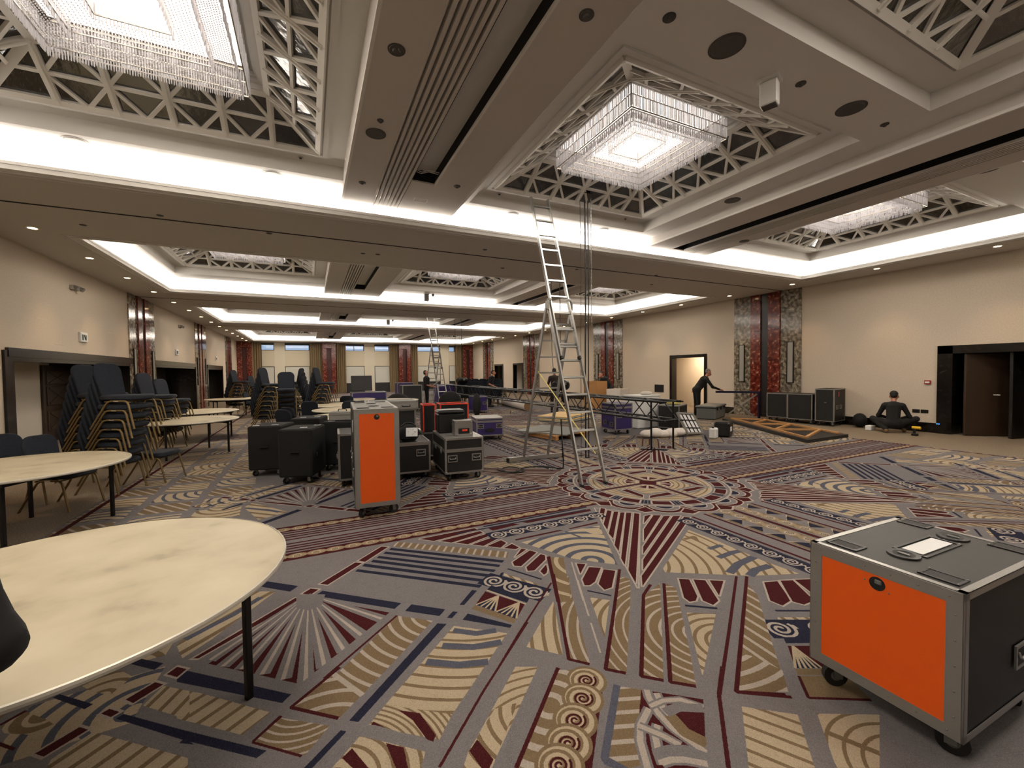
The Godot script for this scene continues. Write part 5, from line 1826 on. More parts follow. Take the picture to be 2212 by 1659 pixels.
func speaker_box(lab: String, at: Vector3, turn: float, W: float, H: float, D: float, labels: Array) -> void:
	var t := thing("covered_loudspeaker", lab, "loudspeaker", at, turn, "loudspeakers in black padded covers")
	shape("padded_cover", MB.new().cbox(Vector3(0, (H + 0.11) * 0.5, 0), Vector3(W, H - 0.11, D), 0.022), M.carpet_cover, t)
	var hd := MB.new()
	hd.box(Vector3(0, H * 0.62, D * 0.5 + 0.001), Vector3(0.11, 0.04, 0.004)).box(Vector3(0, H * 0.62 - 0.055, D * 0.5 + 0.001), Vector3(0.11, 0.04, 0.004))
	shape("handle_slot", hd, M.void_black, t)
	shape("handle_flap", MB.new().cbox(Vector3(0, H * 0.62 - 0.028, D * 0.5 + 0.012), Vector3(0.13, 0.022, 0.02), 0.006), M.carpet_cover, t)
	shape("clip", MB.new().cbox(Vector3(W * 0.5 + 0.003, H * 0.5, D * 0.16), Vector3(0.008, 0.06, 0.035), 0.003), M.steel, t)
	for sx in [-1.0, 1.0]:
		for sz in [-1.0, 1.0]: castor(t, Vector3(sx * (W * 0.5 - 0.09), 0, sz * (D * 0.5 - 0.1)), 0.048, sx + sz * 0.4)
	for l in labels: paper_label(t, Vector3(l[0], H + 0.002, l[1]), Basis(Vector3.UP, l[2]) * Basis(Vector3.RIGHT, -PI / 2), 0.1, 0.05, 3 + int(l[0] * 100) % 7)

func build_cases() -> void:
	# the big orange fronted case at the right
	var c := flight_case("large black flight case with an orange front at the lower right", Vector3(2.838, 0, -1.012), -(PI / 2 + 0.03), 0.605, 0.765, 0.86, {"panel": "case_orange", "top": "case_top", "castor": 0.13, "handles": [["right", 0.12, 0.36]], "dishes": [[-0.19, 0.32], [0.19, 0.32], [-0.19, -0.38], [0.19, -0.38]], "rings": [[0.0, 0.2], [0.0, -0.3]], "balls": false})
	var fr := frame_mesh(-0.165, 0.165, -0.055, 0.055, 0.014, 0.762, 0.768).turned(Basis(Vector3.UP, PI / 2)).at2(Vector3(0.0, 0, -0.03))
	var ld := shape("label_dish", fr, M.plastic_black, c)
	var sc := MB.new()
	for sx in [-1.0, 1.0]:
		for q in [-0.06, 0.0, 0.06]: sc.blob(Vector3(q, 0.768, -0.03 + sx * 0.174), Vector3(0.011, 0.006, 0.011), 6)
	shape("screws", sc, M.steel, ld)
	paper_label(c, Vector3(0.0, 0.767, -0.03), Basis(Vector3.UP, -PI / 2) * Basis(Vector3.RIGHT, -PI / 2), 0.30, 0.085)
	# the tall orange fronted case
	var d := flight_case("tall black flight case with an orange front in the middle left", Vector3(0.738, 0, -5.80), -0.06, 0.51, 1.28, 1.40, {"panel": "case_orange", "top": "aluminium_dull", "castor": 0.13, "handles": [["left", 0.1, 0.62], ["left", -0.35, 0.62]], "latches": [["left", 0.45, 0.5]], "dishes": [[-0.14, 0.5], [0.14, 0.5], [-0.14, -0.5], [0.14, -0.5]], "rings": [[0.0, 0.25], [0.0, -0.2]], "balls": false})
	paper_label(d, Vector3(-0.257, 1.05, 0.33), Basis(Vector3.UP, -PI / 2), 0.12, 0.14)
	# covered speakers
	speaker_box("black padded loudspeaker cover standing farthest left of the group", Vector3(-0.60, 0, -8.30), -0.33, 0.52, 0.84, 0.62, [[-0.17, 0.2, 0.3], [0.1, 0.12, 0.1]])
	speaker_box("black padded loudspeaker cover in front of the group, with a steel clip", Vector3(-0.12, 0, -7.50), -0.36, 0.50, 0.85, 0.62, [[0.05, 0.08, 0.2], [0.16, -0.2, 0.1]])
	speaker_box("black padded loudspeaker cover behind the front one, left of the orange case", Vector3(0.50, 0, -8.15), -0.3, 0.52, 0.86, 0.6, [[-0.12, 0.18, 0.1]])
	speaker_box("black padded loudspeaker cover at the back of the group, mostly hidden", Vector3(-0.02, 0, -9.05), -0.3, 0.52, 0.86, 0.6, [[0.15, 0.0, 0.2], [-0.08, 0.1, 0.2]])
	var tb := thing("toolbox", "grey speckled toolbox on the speaker behind the tall orange case", "toolbox", Vector3(0.52, 0.865, -8.15), -0.3)
	shape("body", MB.new().cbox(Vector3(0, 0.075, 0), Vector3(0.4, 0.15, 0.26), 0.01), M.aluminium_dull, tb)
	shape("edging", frame_mesh(-0.2, 0.2, -0.13, 0.13, 0.005, 0.09, 0.105), M.steel, tb)
	shape("handle", MB.new().tube(bend([Vector3(-0.07, 0.15, 0), Vector3(-0.07, 0.19, 0), Vector3(0.07, 0.19, 0), Vector3(0.07, 0.15, 0)], 0.02), 0.008, 6), M.plastic_black, tb)
	# black cases round the tall one
	flight_case("black flight case standing behind the left side of the tall orange case", Vector3(0.70, 0, -7.02), -0.05, 0.66, 0.80, 0.72, {"castor": 0.1, "latches": [["left", 0.12, 0.45], ["left", -0.2, 0.38]], "balls": false})
	flight_case("low black flight case right of the tall orange case, under the black bag", Vector3(1.48, 0, -7.02), -0.07, 0.55, 0.595, 0.72, {"castor": 0.1, "lid": 0.55, "handles": [["front", 0.12, 0.42]]})
	var bg := thing("soft_bag", "black soft bag with a handwritten white label on the low case", "bag", Vector3(1.42, 0.598, -6.83), 0.1)
	shape("bag_body", MB.new().blob(Vector3(0, 0.13, 0), Vector3(0.36, 0.27, 0.22), 20).add2(MB.new().cbox(Vector3(0, 0.11, 0), Vector3(0.3, 0.22, 0.18), 0.05)), M.cloth_black, bg)
	shape("strap", MB.new().tube([Vector3(-0.12, 0.24, 0), Vector3(-0.05, 0.29, 0.01), Vector3(0.05, 0.285, 0.0), Vector3(0.12, 0.23, 0)], 0.012, 6), M.plastic_black, bg)
	paper_label(bg, Vector3(0.02, 0.15, 0.109), Basis(Vector3.RIGHT, -0.1) * Basis(Vector3(0, 0, 1), -0.06), 0.19, 0.14, 21)
	flight_case("black flight case with silver edges right of the low case, carrying two boxes", Vector3(2.19, 0, -6.70), -0.08, 0.62, 0.675, 1.0, {"castor": 0.12, "top": "aluminium_dull", "lid": 0.47, "handles": [["front", -0.19, 0.36], ["front", 0.19, 0.36]], "latches": [["left", 0.25, 0.46], ["left", -0.2, 0.46]]})
	var sv := flight_case("small silver case with a red plate on the silver edged black case", Vector3(2.22, 0.677, -6.50), -0.08, 0.29, 0.24, 0.22, {"name": "small_case", "castor": 0.0, "color": "aluminium", "lid": 0.15})
	shape("handle_plate", MB.new().cbox(Vector3(0, 0.075, 0.112), Vector3(0.18, 0.09, 0.012), 0.012), M.plastic_black, sv)
	shape("red_plate", MB.new().cbox(Vector3(0.01, 0.085, 0.119), Vector3(0.09, 0.03, 0.01), 0.006), M.orange_trim, sv)
	var rk := thing("rack_case", "black moulded rack case with a shiny top behind the small silver case", "case", Vector3(2.16, 0.677, -6.97), -0.12)
	shape("body", MB.new().cbox(Vector3(0, 0.16, 0), Vector3(0.46, 0.32, 0.36), 0.02), M.plastic_black, rk)
	shape("lid", MB.new().cbox(Vector3(0, 0.345, 0), Vector3(0.47, 0.07, 0.37), 0.03), M.plastic_black, rk)
	shape("carry_plate", MB.new().cbox(Vector3(0.03, 0.382, 0.1), Vector3(0.36, 0.006, 0.07), 0.003), M.steel, rk)
	# second row behind them
	flight_case("black flight case behind the bag, carrying the flat silver case", Vector3(1.42, 0, -8.10), -0.05, 0.72, 1.03, 0.6, {"castor": 0.1, "balls": false})
	var fl := flight_case("flat silver case lying on a black case behind the tall orange case", Vector3(1.38, 1.032, -8.05), -0.05, 0.86, 0.15, 0.6, {"name": "small_case", "castor": 0.0, "color": "aluminium_dull", "top": "board_grey"})
	shape("carry_handle", MB.new().tube(bend([Vector3(0.14, 0.07, 0.3), Vector3(0.14, 0.05, 0.34), Vector3(0.28, 0.05, 0.34), Vector3(0.28, 0.07, 0.3)], 0.02), 0.009, 6), M.plastic_black, fl)
	flight_case("low grey topped case under the orange edged cases", Vector3(2.42, 0, -8.25), -0.1, 0.95, 0.55, 0.7, {"castor": 0.08, "top": "aluminium_dull", "balls": false})
	for e in [[2.08, -8.16, 0.24, "narrower orange edged black case on the grey topped case"], [2.57, -8.12, 0.56, "wider orange edged black case on the grey topped case"]]:
		var q := thing("orange_edged_case", e[3], "case", Vector3(e[0], 0.552, e[1]), -0.12, "orange edged cases")
		shape("body", MB.new().cbox(Vector3(0, 0.26, 0), Vector3(e[2], 0.52, 0.42), 0.02), M.cloth_black, q)
		var ot := MB.new()
		for sx in [-1.0, 1.0]:
			for sz in [-1.0, 1.0]: ot.cbox(Vector3(sx * (e[2] * 0.5 - 0.01), 0.26, sz * 0.2), Vector3(0.03, 0.525, 0.03), 0.008)
			ot.cbox(Vector3(sx * (e[2] * 0.5 - 0.01), 0.515, 0), Vector3(0.03, 0.025, 0.42), 0.008)
		for sz in [-1.0, 1.0]: ot.cbox(Vector3(0, 0.515, sz * 0.2), Vector3(e[2], 0.025, 0.03), 0.008)
		shape("orange_piping", ot, M.orange_trim, q)
		shape("strap", MB.new().cbox(Vector3(0.02, 0.53, 0), Vector3(e[2] * 0.5, 0.016, 0.05), 0.006), M.orange_trim, q)
	# purple cases
	var ph := [["front", -0.2, 0.37], ["front", 0.2, 0.37]]
	var p1 := flight_case("purple flight case nearest the camera, left of the ladder", Vector3(4.06, 0, -9.95), -0.19, 0.68, 0.55, 0.8, {"color": "case_purple", "top": "aluminium_dull", "castor": 0.11, "lid": 0.455, "handles": [["front", -0.23, 0.35], ["front", 0.23, 0.35]], "group": "purple flight cases"})
	shape("emblem", MB.new().lathe([[0.0, 0.004], [0.09, 0.004], [0.1, 0.0]], 24).turned(Basis.from_scale(Vector3(1.2, 1, 0.5))).turned(Basis(Vector3.RIGHT, PI / 2)).at2(Vector3(0.0, 0.25, 0.401)), M.ink, p1)
	flight_case("purple flight case standing on its castors under the truss, beside a hanging coat", Vector3(6.24, 0, -16.2), -0.05, 0.56, 0.69, 0.75, {"color": "case_purple", "castor": 0.09, "handles": [["front", -0.15, 0.42], ["front", 0.15, 0.42]], "group": "purple flight cases"})
	flight_case("tall purple flight case right of the ladder behind the truss", Vector3(7.42, 0, -8.95), -0.06, 0.56, 0.82, 0.62, {"color": "case_purple", "castor": 0.12, "lid": 0.70, "handles": [["front", -0.14, 0.5], ["front", 0.16, 0.5], ["left", -0.12, 0.3], ["left", 0.16, 0.27]], "group": "purple flight cases"})
	flight_case("purple flight case far behind the truss, next to the row of chair stacks", Vector3(6.45, 0, -21.6), 0.1, 1.0, 1.05, 0.7, {"color": "case_purple", "castor": 0.1, "balls": false, "group": "purple flight cases"})
	flight_case("purple flight case half hidden left of the one under the truss", Vector3(5.62, 0, -17.6), -0.1, 0.5, 0.7, 0.7, {"color": "case_purple", "castor": 0.09, "balls": false, "group": "purple flight cases"})
	# black cases by the right wall
	var wr := -1.42
	flight_case("square black flight case, leftmost of three by the right wall", Vector3(13.72, 0, -8.45), wr, 0.62, 0.90, 0.62, {"castor": 0.12, "group": "black flight cases by the right wall"})
	flight_case("square black flight case, middle of three by the right wall", Vector3(13.68, 0, -7.74), wr, 0.68, 0.91, 0.62, {"castor": 0.12, "group": "black flight cases by the right wall"})
	var r3 := flight_case("tall black flight case with a red sticker, rightmost of three by the right wall", Vector3(13.80, 0, -7.08), wr, 0.48, 1.08, 0.82, {"castor": 0.13, "handles": [["right", 0.05, 0.55], ["right", -0.22, 0.55]], "group": "black flight cases by the right wall"})
	shape("red_sticker", MB.new().box(Vector3(0.241, 0.92, 0.1), Vector3(0.003, 0.14, 0.1)), M.red_plastic, r3)
	shape("catch", MB.new().cbox(Vector3(0.02, 0.68, 0.412), Vector3(0.06, 0.03, 0.008), 0.004), M.steel, r3)
	# cases in the store beyond the big doorway
	for e in [[16.6, -3.9, 0.0, 0.62, 0.6, "lower left black flight case in the dark store beyond the doorway"], [17.3, -3.2, 0.0, 0.62, 0.6, "lower right black flight case in the dark store beyond the doorway"], [16.65, -3.9, 0.61, 0.5, 0.5, "upper left black flight case in the dark store beyond the doorway"], [17.35, -3.2, 0.61, 0.5, 0.5, "upper right black flight case in the dark store beyond the doorway"]]:
		flight_case(e[5], Vector3(e[0], e[2], e[1]), -2.3, 0.9, e[3], 0.6, {"castor": 0.1 if e[2] == 0.0 else 0.0, "handles": [["front", -0.2, 0.32], ["front", 0.2, 0.32]], "group": "flight cases in the store"})

# ---------------------------------------------------------------- ladders
func rail(a: Vector3, b: Vector3, out: Vector3) -> MB:
	return MB.new().bar(a, b, 0.024, 0.066, out)

func make_ladder(lab: String, at: Vector3, turn: float) -> Node3D:   # a combination ladder: front and back sections and an extension; feet at z = 0, leaning towards -z
	var t := thing("ladder", lab, "ladder", at, turn, "aluminium combination ladders")
	var apex := Vector3(0, 2.78, -1.01)
	var d := apex.normalized()
	var nrm := Vector3(0, -d.z, d.y).normalized()
	nrm = Vector3(0, 0.34, 0.94).normalized()
	var hw := 0.205
	# front section
	for s in [-1.0, 1.0]:
		shape("rail", rail(Vector3(s * hw, 0.02, 0), Vector3(s * hw, 0, 0) + apex * 1.02, nrm), M.aluminium, t)
		shape("rubber_foot", MB.new().cbox(Vector3(s * hw, 0.02, 0.0), Vector3(0.04, 0.045, 0.085), 0.008), M.rubber, t)
	for i in 10:
		var y := 0.24 + i * 0.27
		var p := apex * (y / apex.y)
		shape("rung", MB.new().box(p, Vector3(hw * 2, 0.03, 0.032), Basis(Vector3.RIGHT, -0.34)), M.aluminium, t)
	# back section with a stabiliser bar
	var bt := Vector3(0, 2.74, -1.03)
	var bb := Vector3(0, 0.09, -1.98)
	for s in [-1.0, 1.0]:
		shape("rail", rail(bb + Vector3(s * (hw + 0.05), 0, 0), bt + Vector3(s * (hw + 0.03), 0, 0), Vector3(0, 0.34, -0.94)), M.aluminium_dull, t)
	for i in 9:
		var f := (i + 0.7) / 9.6
		var p := bb.lerp(bt, f)
		shape("rung", MB.new().box(p, Vector3((hw + 0.04) * 2, 0.028, 0.03)), M.aluminium_dull, t)
	shape("stabiliser_bar", MB.new().cbox(Vector3(0, 0.055, -1.98), Vector3(1.16, 0.075, 0.04), 0.004), M.aluminium, t)
	for s in [-1.0, 1.0]: shape("rubber_foot", MB.new().cbox(Vector3(s * 0.575, 0.045, -1.98), Vector3(0.045, 0.09, 0.06), 0.008), M.rubber, t)
	# hinge brackets at the apex
	for s in [-1.0, 1.0]:
		shape("hinge", MB.new().cbox(apex + Vector3(s * (hw + 0.015), 0.0, 0.0), Vector3(0.03, 0.16, 0.12), 0.008).cbox(apex + Vector3(s * (hw - 0.02), 0.10, 0.0), Vector3(0.06, 0.05, 0.1), 0.01), M.aluminium_dull, t)
	# extension, lapped behind the front section
	var off := nrm * 0.05
	var e0 := apex * (1.9 / apex.y) - off * 0.3
	var e1 := apex * (4.83 / apex.y)
	for s in [-1.0, 1.0]:
		shape("rail", rail(e0 + Vector3(s * (hw - 0.035), 0, 0) + off, e1 + Vector3(s * (hw - 0.035), 0, 0) + off * 0.6, nrm), M.aluminium, t)
		shape("rubber_foot", MB.new().cbox(e0 + Vector3(s * (hw - 0.035), -0.01, 0) + off, Vector3(0.036, 0.06, 0.08), 0.008, Basis(Vector3.RIGHT, -0.34)), M.rubber, t)
	for i in 10:
		var f := (i + 0.6) / 10.3
		shape("rung", MB.new().box(e0.lerp(e1, f) + off, Vector3((hw - 0.035) * 2, 0.028, 0.03), Basis(Vector3.RIGHT, -0.34)), M.aluminium, t)
	return t

func build_ladders() -> void:
	var l := make_ladder("tall aluminium combination ladder standing in front of the carpet medallion", Vector3(3.74, 0, -5.03), -0.06)
	dup(l, "distant aluminium combination ladder rising before the window wall", Vector3(5.62, 0, -18.9), 0.12)
	# strap holding the two sections, and a lead coiled under the ladder
	var st := MB.new()
	st.bar(Vector3(3.62, 1.72, -6.50), Vector3(3.92, 0.42, -5.22), 0.032, 0.003, Vector3(0.3, 0.5, 0.8))
	tag(shape("ratchet_strap", st, M.tape_yellow), "pale yellow strap stretched between the legs of the tall ladder", "strap")
	var cb := []
	for e in [[3.70, 0.9, -5.85], [3.72, 0.5, -5.85], [3.80, 0.15, -5.95], [3.86, 0.02, -6.1], [3.75, 0.012, -6.35], [3.45, 0.012, -6.5], [3.25, 0.012, -6.45]]: cb.append(Vector3(e[0], e[1], e[2]))
	for i in 15:
		var a := i * 0.75
		cb.append(Vector3(3.12 + 0.17 * cos(a) - 0.01 * i, 0.014 + 0.002 * i, -6.42 + 0.2 * sin(a)))
	var sm := []
	for i in cb.size() - 1:
		for j in 3: sm.append((cb[i] as Vector3).cubic_interpolate(cb[i + 1], cb[maxi(i - 1, 0)], cb[mini(i + 2, cb.size() - 1)], j / 3.0))
	tag(shape("cable", MB.new().tube(sm, 0.011, 6), M.rubber), "black cable hanging by the ladder and coiled on the carpet", "cable")

# ---------------------------------------------------------------- truss, hoists and chains
func build_truss() -> void:
	var t := thing("lighting_truss", "long black box truss hanging level behind the ladder", "truss", Vector3(6.70, 0, 0))
	var z0 := -6.34; var z1 := -22.3
	var hx := 0.235; var yb := 0.64; var yt := 1.03
	var k := 0
	for x in [-hx, hx]:
		for y in [yb, yt]:
			shape("chord", MB.new().cyl(Vector3(x, y, z0 - (0.0 if y > 0.8 or x < 0 else 0.1)), Vector3(x, y, z1), 0.027, -1, 10), M.truss_black, t)
	var n := 34
	var step := (z0 - z1) / n
	for x in [-hx, hx]:
		for i in n:
			var a := z0 - 0.08 - i * step; var b := a - step * 0.9
			shape("lacing", MB.new().cyl(Vector3(x, yt if i % 2 else yb, a), Vector3(x, yb if i % 2 else yt, b), 0.0125, -1, 6), M.truss_black, t)
	var across := MB.new()
	for y in [yb, yt]:
		for i in n / 2:
			var a := z0 - 0.1 - i * step * 2.0
			across.cyl(Vector3(-hx, y, a), Vector3(hx, y, a), 0.0125, -1, 6)
			across.cyl(Vector3(-hx, y, a), Vector3(hx, y, a - step * 1.9), 0.0125, -1, 6)
	shape("cross_lacing", across, M.truss_black, t)
	# end frame and foot at the near end
	var ef := MB.new()
	ef.cyl(Vector3(-hx, 0.012, z0 - 0.35), Vector3(-hx, yt, z0 - 0.35), 0.02, -1, 8)
	ef.cyl(Vector3(hx, 0.012, z0 - 0.2), Vector3(hx, yt, z0 - 0.2), 0.02, -1, 8)
	for x in [-hx, hx]:
		for y in [yb, yt]: ef.cyl(Vector3(x, y, z0), Vector3(x, y, z0 + 0.06), 0.018, -1, 8)
	ef.cyl(Vector3(-hx - 0.16, 0.012, z0 - 0.5), Vector3(-hx + 0.25, 0.012, z0 - 0.15), 0.016, -1, 8)
	ef.cyl(Vector3(-hx + 0.22, 0.012, z0 - 0.5), Vector3(-hx - 0.2, 0.012, z0 - 0.15), 0.016, -1, 8)
	shape("end_stand", ef, M.truss_black, t)
	# far stand
	var fs := MB.new()
	for x in [-hx, hx]: fs.cyl(Vector3(x, 0.0, z1 + 0.6), Vector3(x, yt, z1 + 0.6), 0.022, -1, 8)
	shape("end_stand", fs, M.truss_black, t)
	# motor hoists standing on the truss with their chains to the ceiling
	for e in [[6.70, -10.6, "nearer", 4.60], [6.72, -19.6, "farther", 4.66]]:
		var h := thing("chain_hoist", "black chain hoist hanging on the %s part of the truss" % e[2], "chain hoist", Vector3(e[0], 1.06, e[1]), 0.4, "chain hoists")
		shape("motor", MB.new().cyl(Vector3(-0.26, 0.2, 0), Vector3(0.26, 0.2, 0), 0.15, -1, 18).cyl(Vector3(-0.31, 0.2, 0), Vector3(-0.26, 0.2, 0), 0.1, 0.14, 18).cyl(Vector3(0.26, 0.2, 0), Vector3(0.31, 0.2, 0), 0.14, 0.1, 18), M.plastic_black, h)
		var fin := MB.new()
		for x in [-0.18, -0.1, -0.02, 0.06, 0.14]: fin.cyl(Vector3(x, 0.2, 0), Vector3(x + 0.025, 0.2, 0), 0.163, -1, 18)
		shape("cooling_fins", fin, M.steel_dark, h)
		shape("name_plate", MB.new().cbox(Vector3(0, 0.25, 0.16), Vector3(0.12, 0.08, 0.012), 0.004), M.aluminium, h)
		var hk := MB.new()
		hk.tube(bend([Vector3(-0.2, 0.06, 0), Vector3(-0.24, -0.02, 0.12), Vector3(-0.2, -0.028, -0.12)], 0.02), 0.012, 6)
		for i in 12: pass
		var loop := []
		for i in 16: loop.append(Vector3(0.05 * cos(TAU * i / 16.0), 0.03 + 0.055 * sin(TAU * i / 16.0), 0))
		hk.tube(loop, 0.012, 6, true)
		hk.cyl(Vector3(0, 0.34, 0), Vector3(0, 0.42, 0), 0.02, -1, 8)
		shape("hook", hk, M.steel_dark, h)
		shape("chain_bag", MB.new().blob(Vector3(0.16, -0.16, 0.05), Vector3(0.26, 0.36, 0.26), 14), M.cloth_black, h)
		var ch := thing("hoist_chain", "steel load chain from the ceiling to the %s chain hoist" % e[2], "chain", Vector3(e[0], 1.06, e[1]), 0.0, "hoist chains")
		var y0 := 0.40
		var y1: float = e[3] - 1.06
		shape("chain_links", MB.new().cyl(Vector3(0, y0, 0), Vector3(0, y1, 0), 0.012, -1, 6), M.steel_dark, ch)
		var pc := thing("hoist_cable", "thin black power cable hanging from the ceiling beside the %s hoist" % e[2], "cable", Vector3(e[0] - 0.35, 1.06, e[1] + 0.1), 0.0, "hoist cables")
		shape("flex", MB.new().tube([Vector3(0, y1, 0), Vector3(0.0, 1.2, 0), Vector3(0.05, 0.6, 0), Vector3(0.3, 0.25, -0.05)], 0.009, 5), M.rubber, pc)
	# black cables that drop out of the coffer above the ladder, and the gap they come through
	var drops := thing("rigging_cables", "bundle of black cables dropping from the middle coffer beside the ladder", "cables", Vector3(4.70, 0, -6.55))
	for e in [[0.0, 0.0, 0.014], [0.055, 0.02, 0.011], [-0.09, -0.02, 0.005]]:
		shape("cable", MB.new().tube([Vector3(e[0], 4.86, e[1]), Vector3(e[0] + 0.005, 3.4, e[1] + 0.01), Vector3(e[0] + 0.03, 2.2, e[1] - 0.05), Vector3(e[0] + 0.06, 0.02, e[1] - 0.1)], e[2], 6), M.rubber, drops)
	var chn := MB.new()
	for i in 70:
		var y := 4.9 - i * 0.034
		chn.box(Vector3(0.12, y, 0.03), Vector3(0.016 if i % 2 else 0.006, 0.034, 0.006 if i % 2 else 0.016))
	shape("chain", chn, M.steel, drops)
	var gap := MB.new().box(Vector3(0.02, 5.045, -0.04), Vector3(0.16, 0.32, 0.012), Basis(Vector3.RIGHT, -1.04))
	shape("open_panel", gap, M.void_black, drops)

# ---------------------------------------------------------------- right hand group and clutter
func build_right_group() -> void:
	var f := thing("white_cabinet", "tall white cabinet behind the near end of the truss", "cabinet", Vector3(8.85, 0, -9.55))
	shape("body", MB.new().cbox(Vector3(0, 0.46, 0), Vector3(0.82, 0.9, 0.6), 0.015), M.fitting_white, f)
	shape("lid", MB.new().cbox(Vector3(0, 0.935, 0), Vector3(0.86, 0.045, 0.64), 0.012), M.fitting_white, f)
	tag(shape("crumpled_cloth", MB.new().blob(Vector3(8.98, 1.0, -9.5), Vector3(0.4, 0.13, 0.3), 10), M.cloth_white), "crumpled white cloth lying on the tall white cabinet", "cloth")
	flight_case("black flight case between the truss end and the leaning grid frame", Vector3(9.25, 0, -8.75), 0.45, 0.7, 0.7, 0.6, {"castor": 0.06, "top": "board_grey", "handles": [["front", 0.15, 0.45]]})
	tag(shape("foam_block", MB.new().cbox(Vector3(9.35, 0.76, -8.8), Vector3(0.36, 0.11, 0.26), 0.02), M.tape_yellow), "yellowish foam block lying on the black case by the door", "foam block")
	var t := thing("storage_tote", "long grey plastic tote behind the leaning grid frame", "tote", Vector3(12.5, 0, -10.1), 0.43)
	shape("tub", MB.new().cbox(Vector3(0, 0.2, 0), Vector3(1.35, 0.4, 0.6), 0.04), M.plastic_grey, t)
	shape("lid", MB.new().cbox(Vector3(0, 0.43, 0), Vector3(1.42, 0.06, 0.66), 0.02), M.plastic_grey, t)
	for x in [-0.45, 0.0, 0.45]: shape("clasp", MB.new().cbox(Vector3(x, 0.37, 0.32), Vector3(0.1, 0.12, 0.03), 0.008), M.plastic_black, t)
	var g := thing("grid_frame", "pale frame with a dark wire grid leaning on the black case", "frame", Vector3(8.85, 0.0, -7.62), 0.3)
	g.rotation = Vector3(-0.55, 0.3, -0.12)
	shape("rim", frame_mesh(-0.36, 0.36, -0.26, 0.26, 0.05, 0.0, 0.05).turned(Basis(Vector3.RIGHT, PI / 2)).at2(Vector3(0, 0.33, 0)), M.aluminium_dull, g)
	shape("panel", MB.new().box(Vector3(0, 0.33, 0.012), Vector3(0.72, 0.52, 0.012)), M.paper, g)
	for x in [-0.2, 0.0, 0.2]: shape("grid_bar", MB.new().box(Vector3(x, 0.33, 0.03), Vector3(0.02, 0.52, 0.02)), M.frame_dark, g)
	for y in [0.2, 0.42]: shape("grid_bar", MB.new().box(Vector3(0, y, 0.034), Vector3(0.72, 0.02, 0.02)), M.frame_dark, g)
	var j := thing("jerrycan", "small white plastic can standing before the leaning grid frame", "can", Vector3(8.85, 0, -7.08), 0.4)
	shape("body", MB.new().cbox(Vector3(0, 0.13, 0), Vector3(0.24, 0.26, 0.16), 0.03), M.fitting_white, j)
	shape("cap", MB.new().cyl(Vector3(-0.06, 0.26, 0), Vector3(-0.06, 0.29, 0), 0.028), M.plastic_black, j)
	var a := thing("equipment_box", "black moulded box with a paper label beside the white can", "box", Vector3(9.36, 0, -7.2), 0.45)
	shape("body", MB.new().cbox(Vector3(0, 0.19, 0), Vector3(0.46, 0.37, 0.36), 0.04), M.plastic_black, a)
	paper_label(a, Vector3(-0.05, 0.2, 0.182), Basis.IDENTITY, 0.19, 0.11, 5)
	var c := MB.new()
	for i in 5: c.blob(Vector3(7.55 + i * 0.21, 0.10 + 0.02 * sin(i * 2.0), -7.95 + i * 0.06), Vector3(0.42, 0.2 + 0.05 * (i % 2), 0.3), 14)
	tag(shape("rolled_cloth", c, M.cloth_white), "rolled white dust sheet lying on the carpet under the truss end", "dust sheet")
	# the wooden panel lying by the right wall
	var p := thing("stage_panel", "large dark panel with wooden battens lying on the carpet at the right", "panel", Vector3(11.25, 0, -7.2), 0.0)
	var q := PackedVector2Array([Vector2(-1.15, 0.1), Vector2(-1.2, 1.75), Vector2(0.45, 1.55), Vector2(1.75, -1.3), Vector2(0.9, -2.2)])
	q = PackedVector2Array([Vector2(-1.2, -1.6), Vector2(0.45, -1.6), Vector2(1.75, 1.3), Vector2(0.85, 2.15)])
	shape("board", MB.new().prism(q, 0.075, Transform3D(Basis(Vector3.RIGHT, -PI / 2), Vector3(0, 0.0, 0))), M.frame_dark, p)
	var bt := [[-1.0, 1.45, 1.0, -1.95], [0.35, 1.45, 1.55, -1.25], [-1.0, 1.45, 0.6, 0.9], [0.6, 0.9, -0.3, 0.3], [-0.3, 0.3, 1.0, -0.1], [1.0, -0.1, 0.3, -0.75], [0.3, -0.75, 1.45, -1.1], [0.95, -1.9, 1.5, -1.25]]
	for e in bt: shape("batten", MB.new().bar(Vector3(e[0], 0.095, e[1]), Vector3(e[2], 0.095, e[3]), 0.06, 0.04), M.ply, p)
	# blue base frame by the wall
	var b := thing("lifting_frame", "blue beam frame with silver braces left of the black cases", "frame", Vector3(0, 0, 0))
	shape("beam", MB.new().bar(Vector3(12.6, 0.9, -10.0), Vector3(13.75, 0.88, -9.2), 0.07, 0.07), M.blue_steel, b)
	shape("post", MB.new().bar(Vector3(13.72, 0, -9.2), Vector3(13.72, 0.9, -9.2), 0.06, 0.06, Vector3.RIGHT), M.blue_steel, b)
	for e in [[12.9, 0.1, -9.8, 13.68, 0.82, -9.25], [13.1, 0.6, -9.65, 13.6, 0.05, -9.28]]: shape("brace", MB.new().bar(Vector3(e[0], e[1], e[2]), Vector3(e[3], e[4], e[5]), 0.04, 0.04), M.aluminium, b)
	# things by the crouching person
	tag(shape("rucksack", MB.new().blob(Vector3(13.95, 0.2, -6.4), Vector3(0.34, 0.4, 0.34), 14), M.cloth_black), "black rucksack on the floor against the right wall", "bag")
	tag(shape("parts_box", MB.new().cbox(Vector3(13.6, 0.06, -6.0), Vector3(0.22, 0.12, 0.14), 0.01), M.paper), "small white box on the floor beside the black rucksack", "box")
	var d := thing("cordless_drill", "yellow and black cordless drill standing behind the crouching person", "drill", Vector3(13.3, 0, -4.95))
	shape("body", MB.new().cyl(Vector3(0, 0.2, -0.06), Vector3(0, 0.2, 0.1), 0.035), M.yellow, d)
